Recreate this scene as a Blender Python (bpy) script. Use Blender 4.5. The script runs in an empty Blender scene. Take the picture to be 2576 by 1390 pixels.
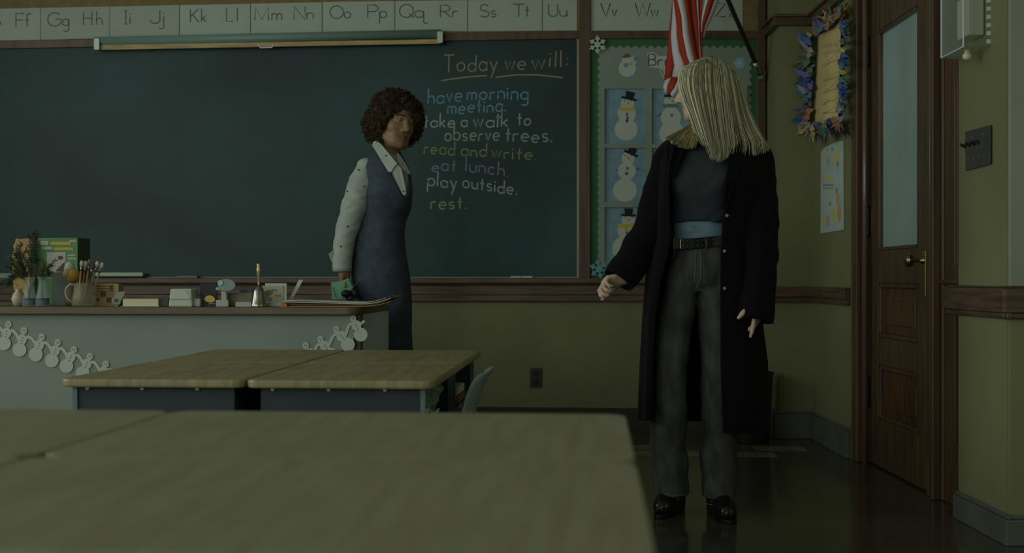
import bpy, bmesh, math, random
import numpy as np
from mathutils import Matrix, Vector

random.seed(7); RNG = np.random.default_rng(7)
SC = bpy.context.scene; COL = SC.collection
# ------------------------------------------------------------------ camera
F, CX, HY, CZ = 3000.0, 1288.0, 698.0, 0.88      # focal length (px), principal column, horizon row, eye height (m)
cam = bpy.data.cameras.new('camera'); camo = bpy.data.objects.new('camera', cam); COL.objects.link(camo)
camo.location = (0, 0, CZ); camo.rotation_euler = (math.pi/2, 0, 0)
cam.sensor_width = 36; cam.lens = 36*F/2576; cam.shift_y = (HY-695)/2576
cam.clip_start = 0.05; cam.clip_end = 60
cam.dof.use_dof = True; cam.dof.focus_distance = 4.5; cam.dof.aperture_fstop = 4.5
SC.camera = camo
# ------------------------------------------------------------------ world, light, exposure
wd = bpy.data.worlds.new('world'); SC.world = wd; wd.use_nodes = True
wd.node_tree.nodes['Background'].inputs[0].default_value = (0.80, 0.92, 1.0, 1)
wd.node_tree.nodes['Background'].inputs[1].default_value = 0.02
SC.view_settings.view_transform = 'Standard'; SC.view_settings.look = 'None'
SC.view_settings.exposure = 0.0; SC.view_settings.gamma = 1.0; SC.view_settings.use_curve_mapping = False
WIN_LEFT = [(-2.6, 24), (-0.4, 24), (1.8, 24), (4.0, 20)]      # (y centre, watts) of the daylight windows in the left wall
WIN_REAR = [(-3.85, 17), (-2.2, 17)]                            # (x centre, watts) in the rear wall
WIN_RIGHT = [(-1.4, 4), (0.8, 4)]                              # (y centre, watts) in the far right wall
LX, RY = -4.6, -4.6
def area(loc, rot, w, h, e):
    l = bpy.data.lights.new('daylight', 'AREA'); l.shape = 'RECTANGLE'; l.size = w; l.size_y = h
    l.energy = e; l.color = (0.93, 1.0, 0.97)
    o = bpy.data.objects.new('daylight', l); COL.objects.link(o); o.location = loc; o.rotation_euler = rot
for y, e in WIN_LEFT: area((LX+0.02, y, 2.0), (0, -math.pi/2, 0), 1.9, 1.3, e)
for y, e in WIN_RIGHT: area((3.58, y, 2.0), (0, math.pi/2, 0), 1.9, 1.3, e)
for x, e in WIN_REAR: area((x, RY+0.02, 2.0), (math.pi/2, 0, 0), 1.3, 1.9, e)

# ------------------------------------------------------------------ projection helpers: pixel + distance -> point in the room
def P(px, py, Y): return Vector(((px-CX)/F*Y, Y, CZ+(HY-py)/F*Y))
class Plane:
    """a vertical plane in the room: point on it, normal towards the room"""
    def __init__(s, p, n): s.p = Vector(p); s.n = Vector(n).normalized()
    def at(s, px, py, off=0.0):
        d = Vector(((px-CX)/F, 1, (HY-py)/F)); o = Vector((0, 0, CZ)); q = s.p+s.n*off
        t = (q-o).dot(s.n)/d.dot(s.n)
        return o+d*t
PHI = math.radians(4.0); U = Vector((math.cos(PHI), -math.sin(PHI), 0)); N = Vector((math.sin(PHI), math.cos(PHI), 0))
FW = Plane((0.5, 6.93, 0), -N)                    # front wall

# ------------------------------------------------------------------ materials
K = 0.150
def lin(c): c /= 255.0; return c/12.92 if c <= .04045 else ((c+.055)/1.055)**2.4
def obs(r, g, b): return tuple(min(lin(v)/K, .92) for v in (r, g, b))
MATS = {}
def mat(name, rgb=None, rough=.6, metal=0, var=None, scale=8, stretch=(1, 1, 1), bump=0, bscale=60, spec=.5, alb=None, detail=3, sheen=0, ramp=(.35, .65)):
    """var: second observed colour mixed in by noise"""
    if name in MATS: return MATS[name]
    m = bpy.data.materials.new(name); m.use_nodes = True; nt = m.node_tree; b = nt.nodes['Principled BSDF']
    c = alb if alb else obs(*rgb)
    b.inputs['Base Color'].default_value = (*c, 1); b.inputs['Roughness'].default_value = rough; b.inputs['Metallic'].default_value = metal
    b.inputs['Specular IOR Level'].default_value = spec
    if sheen: b.inputs['Sheen Weight'].default_value = sheen
    if var or bump:
        tc = nt.nodes.new('ShaderNodeTexCoord'); mp = nt.nodes.new('ShaderNodeMapping'); mp.inputs['Scale'].default_value = stretch
        nt.links.new(tc.outputs['Object'], mp.inputs[0])
    if var:
        nz = nt.nodes.new('ShaderNodeTexNoise'); nz.inputs['Scale'].default_value = scale; nz.inputs['Detail'].default_value = detail
        nt.links.new(mp.outputs[0], nz.inputs['Vector'])
        rp = nt.nodes.new('ShaderNodeValToRGB'); rp.color_ramp.elements[0].position = ramp[0]; rp.color_ramp.elements[1].position = ramp[1]
        rp.color_ramp.elements[0].color = (*c, 1); rp.color_ramp.elements[1].color = (*obs(*var), 1)
        nt.links.new(nz.outputs['Fac'], rp.inputs[0]); nt.links.new(rp.outputs[0], b.inputs['Base Color'])
    if bump:
        nb = nt.nodes.new('ShaderNodeTexNoise'); nb.inputs['Scale'].default_value = bscale; nb.inputs['Detail'].default_value = 4
        nt.links.new(mp.outputs[0], nb.inputs['Vector'])
        bp = nt.nodes.new('ShaderNodeBump'); bp.inputs['Strength'].default_value = bump; bp.inputs['Distance'].default_value = .01
        nt.links.new(nb.outputs['Fac'], bp.inputs['Height']); nt.links.new(bp.outputs[0], b.inputs['Normal'])
    MATS[name] = m; return m
def glass_mat(name, col=(1, 1, 1), rough=.02, trans=1.0, ior=1.45, alpha=1.0):
    if name in MATS: return MATS[name]
    m = mat(name, alb=col, rough=rough); b = m.node_tree.nodes['Principled BSDF']
    b.inputs['Transmission Weight'].default_value = trans; b.inputs['IOR'].default_value = ior; b.inputs['Alpha'].default_value = alpha
    return m

# ------------------------------------------------------------------ mesh builder
class MB:
    def __init__(s): s.v = []; s.f = []; s.m = []; s.cur = 0
    def add(s, vs, fs):
        o = len(s.v); s.v += [tuple(x) for x in vs]; s.f += [tuple(i+o for i in q) for q in fs]; s.m += [s.cur]*len(fs); return s
    def hexa(s, p):   # 8 corners: bottom 4 ccw, top 4 ccw
        return s.add(p, [(3, 2, 1, 0), (4, 5, 6, 7), (0, 1, 5, 4), (1, 2, 6, 5), (2, 3, 7, 6), (3, 0, 4, 7)])
    def box(s, a, b, xf=None):
        (x0, y0, z0), (x1, y1, z1) = a, b
        p = [(x0, y0, z0), (x1, y0, z0), (x1, y1, z0), (x0, y1, z0), (x0, y0, z1), (x1, y0, z1), (x1, y1, z1), (x0, y1, z1)]
        return s.hexa([xf(*q) if xf else q for q in p])
    def prism(s, front, back):
        n = len(front); fs = [tuple(range(n)), tuple(range(2*n-1, n-1, -1))]
        for i in range(n): j = (i+1) % n; fs.append((j, i, n+i, n+j))
        return s.add(list(front)+list(back), fs)
    def rings(s, rs, cap0=True, cap1=True, closed=True):
        n = len(rs[0]); vs = [p for r in rs for p in r]; fs = []
        for k in range(len(rs)-1):
            for i in range(n if closed else n-1):
                j = (i+1) % n; fs.append((k*n+i, k*n+j, (k+1)*n+j, (k+1)*n+i))
        if cap0: fs.append(tuple(range(n-1, -1, -1)))
        if cap1: fs.append(tuple((len(rs)-1)*n+i for i in range(n)))
        return s.add(vs, fs)
    def tube(s, pts, r, n=8, cap=True, flat=1.0):
        pts = [Vector(p) for p in pts]; m = len(pts); rr = r if hasattr(r, '__len__') else [r]*m
        T = [(pts[min(i+1, m-1)]-pts[max(i-1, 0)]).normalized() for i in range(m)]
        a = Vector((0, 0, 1)) if abs(T[0].z) < .9 else Vector((0, 1, 0))
        A = (a-T[0]*a.dot(T[0])).normalized(); rs = []
        for i in range(m):
            A = (A-T[i]*A.dot(T[i])).normalized(); B = T[i].cross(A)
            rs.append([pts[i]+A*math.cos(t)*rr[i]*flat+B*math.sin(t)*rr[i] for t in [2*math.pi*k/n for k in range(n)]])
        return s.rings(rs, cap, cap)
    def lathe(s, c, prof, n=24, cap0=True, cap1=True):
        c = Vector(c)
        return s.rings([[c+Vector((r*math.cos(2*math.pi*k/n), r*math.sin(2*math.pi*k/n), z)) for k in range(n)] for r, z in prof], cap0, cap1)
    def ball(s, c, r, n=12, rx=1, ry=1, rz=1, R=None):
        rs = []
        for i in range(n//2+1):
            t = -math.pi/2+math.pi*i/(n//2); t = max(-1.55, min(1.55, t))
            ring = []
            for k in range(n):
                a = 2*math.pi*k/n; q = Vector((math.cos(a)*math.cos(t)*r*rx, math.sin(a)*math.cos(t)*r*ry, math.sin(t)*r*rz))
                ring.append(Vector(c)+(R @ q if R else q))
            rs.append(ring)
        return s.rings(rs)
    def wpoly(s, pl, pts, off, th):   # flat outline lying on a plane: pixel outline, stands th proud of off
        return s.prism([pl.at(x, y, off+th) for x, y in pts], [pl.at(x, y, off) for x, y in pts])
    def ribbon(s, pl, pts, w, off, th):   # stroke of width w px along pixel polyline
        q = [Vector(p) for p in pts]; n = len(q)
        if n == 1: return s.wpoly(pl, circ(q[0].x, q[0].y, w*.62, w*.62, 10), off, th)
        L = []; R_ = []
        for i in range(n):
            t = (q[min(i+1, n-1)]-q[max(i-1, 0)]); t = t.normalized() if t.length > 1e-6 else Vector((1, 0)); nn = Vector((-t.y, t.x))*w/2
            L.append(q[i]+nn); R_.append(q[i]-nn)
        vs = []; fs = []
        for i in range(n):
            for a, o2 in ((L[i], off+th), (R_[i], off+th), (L[i], off), (R_[i], off)): vs.append(pl.at(a.x, a.y, o2))
        for i in range(n-1):
            a = 4*i; b = a+4; fs += [(a, b, b+1, a+1), (a+2, a+3, b+3, b+2), (a, a+2, b+2, b), (a+1, b+1, b+3, a+3)]
        fs += [(0, 1, 3, 2), (4*n-4, 4*n-2, 4*n-1, 4*n-3)]
        return s.add(vs, fs)
    def obj(s, name, mats, parent=None, smooth=False, bevel=0, seg=2, sub=0, loc=None, label=None, solid=0, fix=False):
        me = bpy.data.meshes.new(name)
        M0 = ROOTM.get(parent.name) if parent else (Matrix.Translation(loc) if loc else Matrix.Identity(4))
        inv = M0.inverted(); vs = np.array([tuple(v) for v in s.v], dtype=float)
        im = np.array(inv); vs = vs @ im[:3, :3].T+im[:3, 3]
        me.from_pydata(vs.tolist(), [], s.f)
        for x in (mats if isinstance(mats, (list, tuple)) else [mats]): me.materials.append(x)
        if any(s.m): me.polygons.foreach_set('material_index', s.m)
        if smooth: me.polygons.foreach_set('use_smooth', [True]*len(me.polygons))
        if fix:
            b = bmesh.new(); b.from_mesh(me); bmesh.ops.recalc_face_normals(b, faces=b.faces); b.to_mesh(me); b.free()
        me.update()
        o = bpy.data.objects.new(name, me); COL.objects.link(o)
        if parent: o.parent = parent
        elif loc: o.location = loc
        ROOTM[o.name] = M0
        if solid: d = o.modifiers.new('thick', 'SOLIDIFY'); d.thickness = solid; d.offset = 0
        if bevel: d = o.modifiers.new('bevel', 'BEVEL'); d.width = bevel; d.segments = seg; d.limit_method = 'ANGLE'; d.angle_limit = .6
        if sub: d = o.modifiers.new('sub', 'SUBSURF'); d.levels = sub; d.render_levels = sub
        if label: o['label'] = label
        return o
ROOTM = {}
def circ(cx, cy, rx, ry=None, n=20, a0=0, a1=None):
    ry = rx if ry is None else ry
    if a1 is None: return [(cx+rx*math.cos(2*math.pi*k/n), cy+ry*math.sin(2*math.pi*k/n)) for k in range(n)]
    return [(cx+rx*math.cos(math.radians(a0+(a1-a0)*k/n)), cy+ry*math.sin(math.radians(a0+(a1-a0)*k/n))) for k in range(n+1)]
def rect(x0, y0, x1, y1): return [(x0, y0), (x1, y0), (x1, y1), (x0, y1)]
def rrect(x0, y0, x1, y1, r, n=5):
    out = []
    for cx, cy, a in ((x1-r, y0+r, -90), (x1-r, y1-r, 0), (x0+r, y1-r, 90), (x0+r, y0+r, 180)):
        out += [(cx+r*math.cos(math.radians(a+90*k/n)), cy+r*math.sin(math.radians(a+90*k/n))) for k in range(n+1)]
    return out
def thing(name, label, cat, loc, rotz=0, group=None):
    o = bpy.data.objects.new(name, None); COL.objects.link(o); o.empty_display_size = .1
    o.location = loc; o.rotation_euler = (0, 0, rotz); ROOTM[o.name] = Matrix.Translation(loc) @ Matrix.Rotation(rotz, 4, 'Z')
    return tag(o, label, cat, group)
def tag(o, label, cat, group=None):
    o['label'] = label; o['category'] = cat
    if group: o['group'] = group
    return o
def struct(o): o['kind'] = 'structure'; return o
def copy_thing(o, loc=None, label=None):
    c = o.copy(); COL.objects.link(c)
    if loc is not None: c.location = loc
    if label: c['label'] = label
    for ch in list(o.children):
        d = ch.copy(); COL.objects.link(d); d.parent = c
        for g in list(ch.children):
            e = g.copy(); COL.objects.link(e); e.parent = d
    return c

# ------------------------------------------------------------------ implicit surfaces (smooth unions of tapered limbs), polygonised on a grid
def axis(*iv):
    out = []
    for lo, hi, st in iv: out.append(np.arange(lo, hi, st))
    return np.concatenate(out).astype(np.float32)
def vnoise(p, scale, seed=0):
    q = p*scale+seed*17.3; i = np.floor(q).astype(np.int64); f = q-i; f = f*f*(3-2*f); out = 0
    def h(a, b, c):
        n = (a*73856093) ^ (b*19349663) ^ (c*83492791); n = (n ^ (n >> 13))*1274126177; return ((n & 0xffff)/32767.5)-1
    for dx in (0, 1):
        for dy in (0, 1):
            for dz in (0, 1):
                w = (f[..., 0] if dx else 1-f[..., 0])*(f[..., 1] if dy else 1-f[..., 1])*(f[..., 2] if dz else 1-f[..., 2])
                out = out+w*h(i[..., 0]+dx, i[..., 1]+dy, i[..., 2]+dz)
    return out
class SDF:
    def __init__(s, xs, ys, zs): s.ax = [xs, ys, zs]; s.F = np.full((len(xs), len(ys), len(zs)), .08, np.float32)
    def blk(s, lo, hi):
        sl = tuple(slice(max(0, np.searchsorted(a, l)-1), np.searchsorted(a, h)+1) for a, l, h in zip(s.ax, lo, hi))
        g = np.meshgrid(*[a[q] for a, q in zip(s.ax, sl)], indexing='ij'); return sl, g
    def put(s, sl, d, k, op):
        A = s.F[sl]
        if op == '-': d = -d; h = np.maximum(k-np.abs(A-d), 0)/k; s.F[sl] = np.maximum(A, d)+h*h*k*.25
        else: h = np.maximum(k-np.abs(A-d), 0)/k; s.F[sl] = np.minimum(A, d)-h*h*k*.25
        return s
    def ell(s, c, r, R=None, k=.01, op='+'):
        m = max(r)+k+.02; sl, (x, y, z) = s.blk([v-m for v in c], [v+m for v in c])
        if x.size == 0: return s
        x, y, z = x-c[0], y-c[1], z-c[2]
        if R is not None: R = np.array(R)[:3, :3]; x, y, z = (R[0, i]*x+R[1, i]*y+R[2, i]*z for i in range(3))
        k0 = np.sqrt((x/r[0])**2+(y/r[1])**2+(z/r[2])**2); k1 = np.sqrt((x/r[0]**2)**2+(y/r[1]**2)**2+(z/r[2]**2)**2)+1e-6
        return s.put(sl, k0*(k0-1)/k1, k, op)
    def cone(s, a, b, ra, rb, k=.01, op='+'):
        a = np.array(a, float); b = np.array(b, float); m = max(ra, rb)+k+.02
        sl, (x, y, z) = s.blk(np.minimum(a, b)-m, np.maximum(a, b)+m)
        if x.size == 0: return s
        d = b-a; t = np.clip(((x-a[0])*d[0]+(y-a[1])*d[1]+(z-a[2])*d[2])/(d @ d+1e-9), 0, 1)
        return s.put(sl, np.sqrt((x-a[0]-d[0]*t)**2+(y-a[1]-d[1]*t)**2+(z-a[2]-d[2]*t)**2)-(ra+(rb-ra)*t), k, op)
    def chain(s, pts, rs, k=.015, op='+'):
        for i in range(len(pts)-1): s.cone(pts[i], pts[i+1], rs[i], rs[i+1], k, op)
        return s
    def vtube(s, rows, k=.02, pw=2.0):
        """rows (z, cx, rx, cy, ry): a standing tube with elliptic sections"""
        t = np.array(sorted(rows)); z0, z1 = t[0, 0], t[-1, 0]; m = k+.03
        lo = [(t[:, 1]-t[:, 2]).min()-m, (t[:, 3]-t[:, 4]).min()-m, z0-m]; hi = [(t[:, 1]+t[:, 2]).max()+m, (t[:, 3]+t[:, 4]).max()+m, z1+m]
        sl, (x, y, z) = s.blk(lo, hi); zz = s.ax[2][sl[2]]
        cx, rx, cy, ry = (np.interp(zz, t[:, 0], t[:, i])[None, None, :] for i in (1, 2, 3, 4))
        q = (np.abs((x-cx)/rx)**pw+np.abs((y-cy)/ry)**pw)**(1/pw)
        d = (q-1)*np.minimum(rx, ry); d = np.maximum(d, np.maximum(z0-z, z-z1))
        return s.put(sl, d, k, '+')
    def fn(s, f, op='-', k=.004):
        sl, g = s.blk([a[0] for a in s.ax], [a[-1] for a in s.ax]); return s.put(sl, f(*g), k, op)
    def wrinkle(s, amp, scale, st=(1, 1, 1), seed=0, tilt=0):
        m = np.abs(s.F) < .03; idx = np.nonzero(m); p = np.stack([a[i] for a, i in zip(s.ax, idx)], -1)
        if tilt: c, q = math.cos(tilt), math.sin(tilt); p = p @ np.array([[c, 0, -q], [0, 1, 0], [q, 0, c]]).T
        p = p*np.array(st)
        s.F[idx] += amp*vnoise(p, scale, seed); return s
    def mesh(s):
        Fl = s.F; ins = Fl < 0; c = ins[:-1, :-1, :-1].astype(np.int8)
        nx, ny, nz = Fl.shape; cnt = np.zeros((nx-1, ny-1, nz-1), np.int8)
        co = [(a, b, d) for a in (0, 1) for b in (0, 1) for d in (0, 1)]
        for a, b, d in co: cnt += ins[a:nx-1+a, b:ny-1+b, d:nz-1+d]
        I, J, Kk = np.nonzero((cnt > 0) & (cnt < 8)); idm = np.full(cnt.shape, -1, np.int64); idm[I, J, Kk] = np.arange(len(I))
        acc = np.zeros((len(I), 3)); num = np.zeros(len(I)); X, Y, Z = s.ax
        pos = lambda o: np.stack([X[I+o[0]], Y[J+o[1]], Z[Kk+o[2]]], -1)
        for a in co:
            for d in range(3):
                if a[d]: continue
                b = list(a); b[d] = 1
                fa = Fl[I+a[0], J+a[1], Kk+a[2]]; fb = Fl[I+b[0], J+b[1], Kk+b[2]]; w = (fa < 0) != (fb < 0)
                t = np.where(w, fa/(fa-fb+1e-12), 0)[:, None]; pt = pos(a)*(1-t)+pos(b)*t
                acc[w] += pt[w]; num[w] += 1
        V = acc/num[:, None]; fs = []
        for d in range(3):
            sh = [slice(1, -1)]*3; A = ins[tuple(slice(0, -1) if i == d else slice(1, -1) for i in range(3))]
            B = ins[tuple(slice(1, None) if i == d else slice(1, -1) for i in range(3))]
            for flip, m in ((False, A & ~B), (True, B & ~A)):
                q = np.nonzero(m); g = [q[i]+(0 if i == d else 1) for i in range(3)]; e, f2 = (d+1) % 3, (d+2) % 3
                def cell(de, df):
                    h = list(g); h[e] = h[e]-de; h[f2] = h[f2]-df; return idm[h[0], h[1], h[2]]
                quad = [cell(1, 1), cell(0, 1), cell(0, 0), cell(1, 0)]
                if flip: quad = quad[::-1]
                fs.append(np.stack(quad, -1))
        return V, np.concatenate(fs)
def relax(V, Q, n=1, w=.5):
    for _ in range(n):
        S = np.zeros_like(V); c = np.zeros(len(V))
        for i in range(4):
            a, b = Q[:, i], Q[:, (i+1) % 4]
            np.add.at(S, a, V[b]); np.add.at(c, a, 1); np.add.at(S, b, V[a]); np.add.at(c, b, 1)
        V = V*(1-w)+w*S/np.maximum(c, 1)[:, None]
    return V
def sdf_obj(S, name, mats, parent, n=1, paint=None):
    V, Q = S.mesh(); V = relax(V, Q, n)
    b = MB(); b.v = V.tolist(); b.f = Q.tolist(); b.m = [0]*len(Q)
    if paint is not None: b.m = paint(V[Q].mean(1)).astype(int).tolist()
    return b.obj(name, mats, parent, smooth=True)
# ================================================================== the room
m_wall = mat('olive_plaster', (60, 61, 41), .75, var=(55, 56, 37), scale=2.2, bump=.05, bscale=90)
m_wall2 = mat('grey_plaster', (74, 77, 67), .8, var=(68, 72, 61), scale=3, bump=.05, bscale=80)
m_ceil = mat('ceiling_plaster', alb=(.62, .63, .55), rough=.9)
m_trim = mat('dark_oak_trim', (44, 32, 20), .35, var=(33, 24, 16), scale=3, stretch=(9, 9, .6), bump=.02)
m_rail = mat('dark_oak_rail', (48, 36, 26), .35, var=(32, 25, 18), scale=5, stretch=(1, 1, 14))
m_base = mat('baseboard_paint', (48, 49, 44), .4, var=(40, 41, 37), scale=5)
m_base0 = mat('front_baseboard_paint', (24, 22, 17), .45)
m_door = mat('stained_door_wood', (44, 33, 21), .32, var=(30, 23, 15), scale=4, stretch=(9, 9, 1))
m_panelw = mat('red_brown_door_panel', (50, 31, 17), .3, var=(31, 21, 13), scale=3, stretch=(7, 7, 1))
m_frost = mat('frosted_pane', (76, 88, 84), .55, var=(64, 77, 75), scale=3, stretch=(1, 1, .4))
m_brass = mat('aged_brass', alb=(.45, .36, .18), rough=.25, metal=1)
m_steel = mat('dull_steel', alb=(.42, .43, .40), rough=.3, metal=1)
m_cork = mat('frieze_board', (64, 54, 33), .8, var=(56, 47, 28), scale=20)

# floor: waxed dark tiles
def floor_mat():
    m = bpy.data.materials.new('waxed_tile'); m.use_nodes = True; nt = m.node_tree; b = nt.nodes['Principled BSDF']
    tc = nt.nodes.new('ShaderNodeTexCoord'); mp = nt.nodes.new('ShaderNodeMapping'); mp.inputs['Rotation'].default_value = (0, 0, PHI)
    br = nt.nodes.new('ShaderNodeTexBrick'); br.offset = .0; br.inputs['Scale'].default_value = 1; br.inputs['Brick Width'].default_value = .305; br.inputs['Row Height'].default_value = .305
    br.inputs['Mortar Size'].default_value = .0012; br.inputs['Color1'].default_value = (*obs(30, 28, 23), 1); br.inputs['Color2'].default_value = (*obs(38, 36, 29), 1); br.inputs['Mortar'].default_value = (*obs(20, 19, 16), 1)
    nz = nt.nodes.new('ShaderNodeTexNoise'); nz.inputs['Scale'].default_value = 14; nz.inputs['Detail'].default_value = 5
    mx = nt.nodes.new('ShaderNodeMixRGB'); mx.blend_type = 'MULTIPLY'; mx.inputs[0].default_value = .5
    nt.links.new(tc.outputs['Object'], mp.inputs[0]); nt.links.new(mp.outputs[0], br.inputs['Vector']); nt.links.new(mp.outputs[0], nz.inputs['Vector'])
    nt.links.new(br.outputs['Color'], mx.inputs[1]); nt.links.new(nz.outputs['Fac'], mx.inputs[2]); nt.links.new(mx.outputs[0], b.inputs['Base Color'])
    r = nt.nodes.new('ShaderNodeMapRange'); r.inputs[3].default_value = .09; r.inputs[4].default_value = .20
    nt.links.new(nz.outputs['Fac'], r.inputs[0]); nt.links.new(r.outputs[0], b.inputs['Roughness']); b.inputs['Specular IOR Level'].default_value = .75
    bp = nt.nodes.new('ShaderNodeBump'); bp.inputs['Strength'].default_value = .03; bp.inputs['Distance'].default_value = .01
    n2 = nt.nodes.new('ShaderNodeTexNoise'); n2.inputs['Scale'].default_value = 5; nt.links.new(mp.outputs[0], n2.inputs['Vector'])
    nt.links.new(n2.outputs['Fac'], bp.inputs['Height']); nt.links.new(bp.outputs[0], b.inputs['Normal'])
    return m
RX, NEARX, BX, HT = 1.648, 3.6, 1.64, 3.5
XW = lambda x: 6.93-math.tan(PHI)*(x-.5)          # y of the front wall at x
struct(MB().box((LX-.2, RY-.2, -.1), (NEARX+.2, 7.6, 0)).obj('floor', floor_mat()))
# lighter inlaid row of tiles along the front wall
def wl(sx, d, z): return Vector((.5, 6.93, 0))+U*sx-N*d+Vector((0, 0, z))      # wall coordinates: along, out into the room, up
bb = MB()
bb.box((-5.0, .86, .0002), (.88, 1.02, .0012), wl); bb.box((.80, .64, .0002), (1.06, .80, .0012), wl); bb.box((.08, .64, .0002), (.38, .80, .0012), wl)
struct(bb.obj('floor_border', mat('light_floor_tile', (62, 58, 46), .2, var=(52, 49, 38), scale=9)))
struct(MB().box((LX-.2, RY-.2, HT), (NEARX+.2, 7.6, HT+.1)).obj('ceiling', m_ceil))
w = MB(); w.box((-5.4, -.15, 0), (1.6, 0, HT), wl); struct(w.obj('wall_front', m_wall))
# pilaster and right-hand wall beyond the door
PILY, PILX = 6.53, 1.463
w = MB().box((PILX, PILY, 0), (RX+.3, 7.2, HT)); struct(w.obj('wall_pilaster', m_wall))
DY0, DY1 = 4.40, 5.80                              # door opening
w = MB().box((RX, DY1, 0), (RX+.25, PILY+.05, HT)); struct(w.obj('wall_right', m_wall))
w = MB().box((RX, DY0, 2.75), (RX+.25, DY1, HT)); struct(w.obj('wall_over_door', m_wall))
NEARY = 3.93
w = MB().box((BX, NEARY+.02, 0), (NEARX+.2, DY0-.02, HT)); struct(w.obj('wall_block', m_wall))
w = MB().box((BX+.004, NEARY, .80), (NEARX+.2, NEARY+.02, HT)); w.cur = 1; w.box((BX+.004, NEARY, 0), (NEARX+.2, NEARY+.02, .80)); struct(w.obj('wall_near', [m_wall2, m_wall]))

# left wall and rear wall with the window openings the daylight comes through
SIDE = {'left': lambda a, d, z: Vector((LX-d, a, z)), 'rear': lambda a, d, z: Vector((a, RY-d, z)), 'right': lambda a, d, z: Vector((NEARX+d, a, z))}
def holed(name, fixed, lo, hi, holes, z0, z1, side):
    b = MB(); f = SIDE[side]
    cuts = sorted(holes); a = lo
    for c in cuts:
        b.box((a, 0, 0), (c-.65, .2, HT), f); b.box((c-.65, 0, 0), (c+.65, .2, z0), f); b.box((c-.65, 0, z1), (c+.65, .2, HT), f); a = c+.65
    b.box((a, 0, 0), (hi, .2, HT), f); return struct(b.obj(name, m_wall2, fix=True))
holed('wall_left', LX, RY-.2, 7.6, [c for c, e in WIN_LEFT], 1.05, 2.95, 'left')
holed('wall_rear', RY, LX, NEARX, [c for c, e in WIN_REAR], 1.05, 2.95, 'rear')
holed('wall_far_right', NEARX, RY-.2, NEARY, [c for c, e in WIN_RIGHT], 1.05, 2.95, 'right')
nwin = 0
for lst, sd in ((WIN_LEFT, 'left'), (WIN_REAR, 'rear'), (WIN_RIGHT, 'right')):
    for c, e in lst:
        nwin += 1; f = SIDE[sd]
        b = MB()
        for a0, a1, z0, z1 in ((-.65, -.59, 1.05, 2.95), (.59, .65, 1.05, 2.95), (-.6, .6, 1.05, 1.11), (-.6, .6, 2.89, 2.95), (-.6, .6, 1.97, 2.03)):
            b.box((c+a0, .08, z0), (c+a1, .14, z1), f)
        o = struct(b.obj('window_%d' % nwin, m_trim, fix=True))
        p = MB().box((c-.6, .10, 1.1), (c+.6, .106, 2.9), f).obj('pane', mat('sky_glass', (120, 130, 130), .3), o, fix=True)
# chair rails, picture rails, baseboards
def rail(name, segs, mtl, prof):
    """segs: world points (x, y) along the wall, outward normals; prof boxes (z0, z1, depth)"""
    b = MB()
    for (x0, y0), (x1, y1), (nx, ny) in segs:
        for z0, z1, d in prof:
            b.hexa([(x0, y0, z0), (x0+nx*d, y0+ny*d, z0), (x1+nx*d, y1+ny*d, z0), (x1, y1, z0), (x0, y0, z1), (x0+nx*d, y0+ny*d, z1), (x1+nx*d, y1+ny*d, z1), (x1, y1, z1)])
    return struct(b.obj(name, mtl, bevel=.004, fix=True))
pr = [(.775, .832, .034), (.745, .775, .022)]
WX = PILX; wy = XW(PILX)
SEG = [((WX, wy), (WX, PILY), (-1, 0)), ((WX-.034, PILY), (RX, PILY), (0, -1)), ((RX, PILY), (RX, DY1), (-1, 0))]
rail('trim_chair_rail_far', SEG, m_rail, pr)
rail('trim_picture_rail', SEG, m_rail, [(2.255, 2.30, .03), (2.30, 2.315, .045)])
rail('trim_chair_rail_near', [((BX, DY0+.05), (BX, NEARY-.03), (-1, 0)), ((BX-.03, NEARY), (NEARX, NEARY), (0, -1))], m_rail, [(.765, .845, .035), (.745, .765, .022), (.845, .853, .02)])
rail('baseboard_far', SEG, m_base, [(0, .135, .022), (.135, .15, .014)])
rail('baseboard_near', [((BX, DY0-.02), (BX, NEARY-.02), (-1, 0)), ((BX-.02, NEARY), (NEARX, NEARY), (0, -1))], m_base, [(0, .085, .022), (.085, .10, .014)])
b = MB(); b.box((-5.2, 0, 0), (.965, .02, .125), wl); struct(b.obj('baseboard_front', m_base0))
# chalk rail under the boards: tray lip, shadow gap, board, lower bead
b = MB()
for z0, z1, d in ((.848, .878, .075), (.838, .848, .05), (.78, .838, .026), (.742, .78, .034)): b.box((-5.2, 0, z0), (.965, d, z1), wl)
struct(b.obj('trim_chalk_rail', m_rail, bevel=.004))
def wz(px, py, off=0): q = FW.at(px, py, off); return q
# timber divisions of the front wall
b = MB()
for x0, x1, y0, y1, th in ((1457, 1485, -60, 700, .03), (1906, 1926, -60, 700, .04)): b.wpoly(FW, rect(x0, y0, x1, y1), 0, th)
b.wpoly(FW, [(-80, 103), (236, 98), (1457, 77), (1457, 97), (236, 118), (-80, 124)], 0, .028)
b.wpoly(FW, rect(1485, 77, 1906, 97), 0, .028)
struct(b.obj('trim_board_frame', m_trim, bevel=.003))
b = MB().wpoly(FW, [(-80, -60), (1457, -60), (1457, 78), (236, 99), (-80, 104)], 0, .008); b.wpoly(FW, rect(1485, -60, 1906, 78), 0, .008)
struct(b.obj('trim_frieze', m_cork))
# cracked plaster mark on the near wall edge is left to the material

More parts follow.
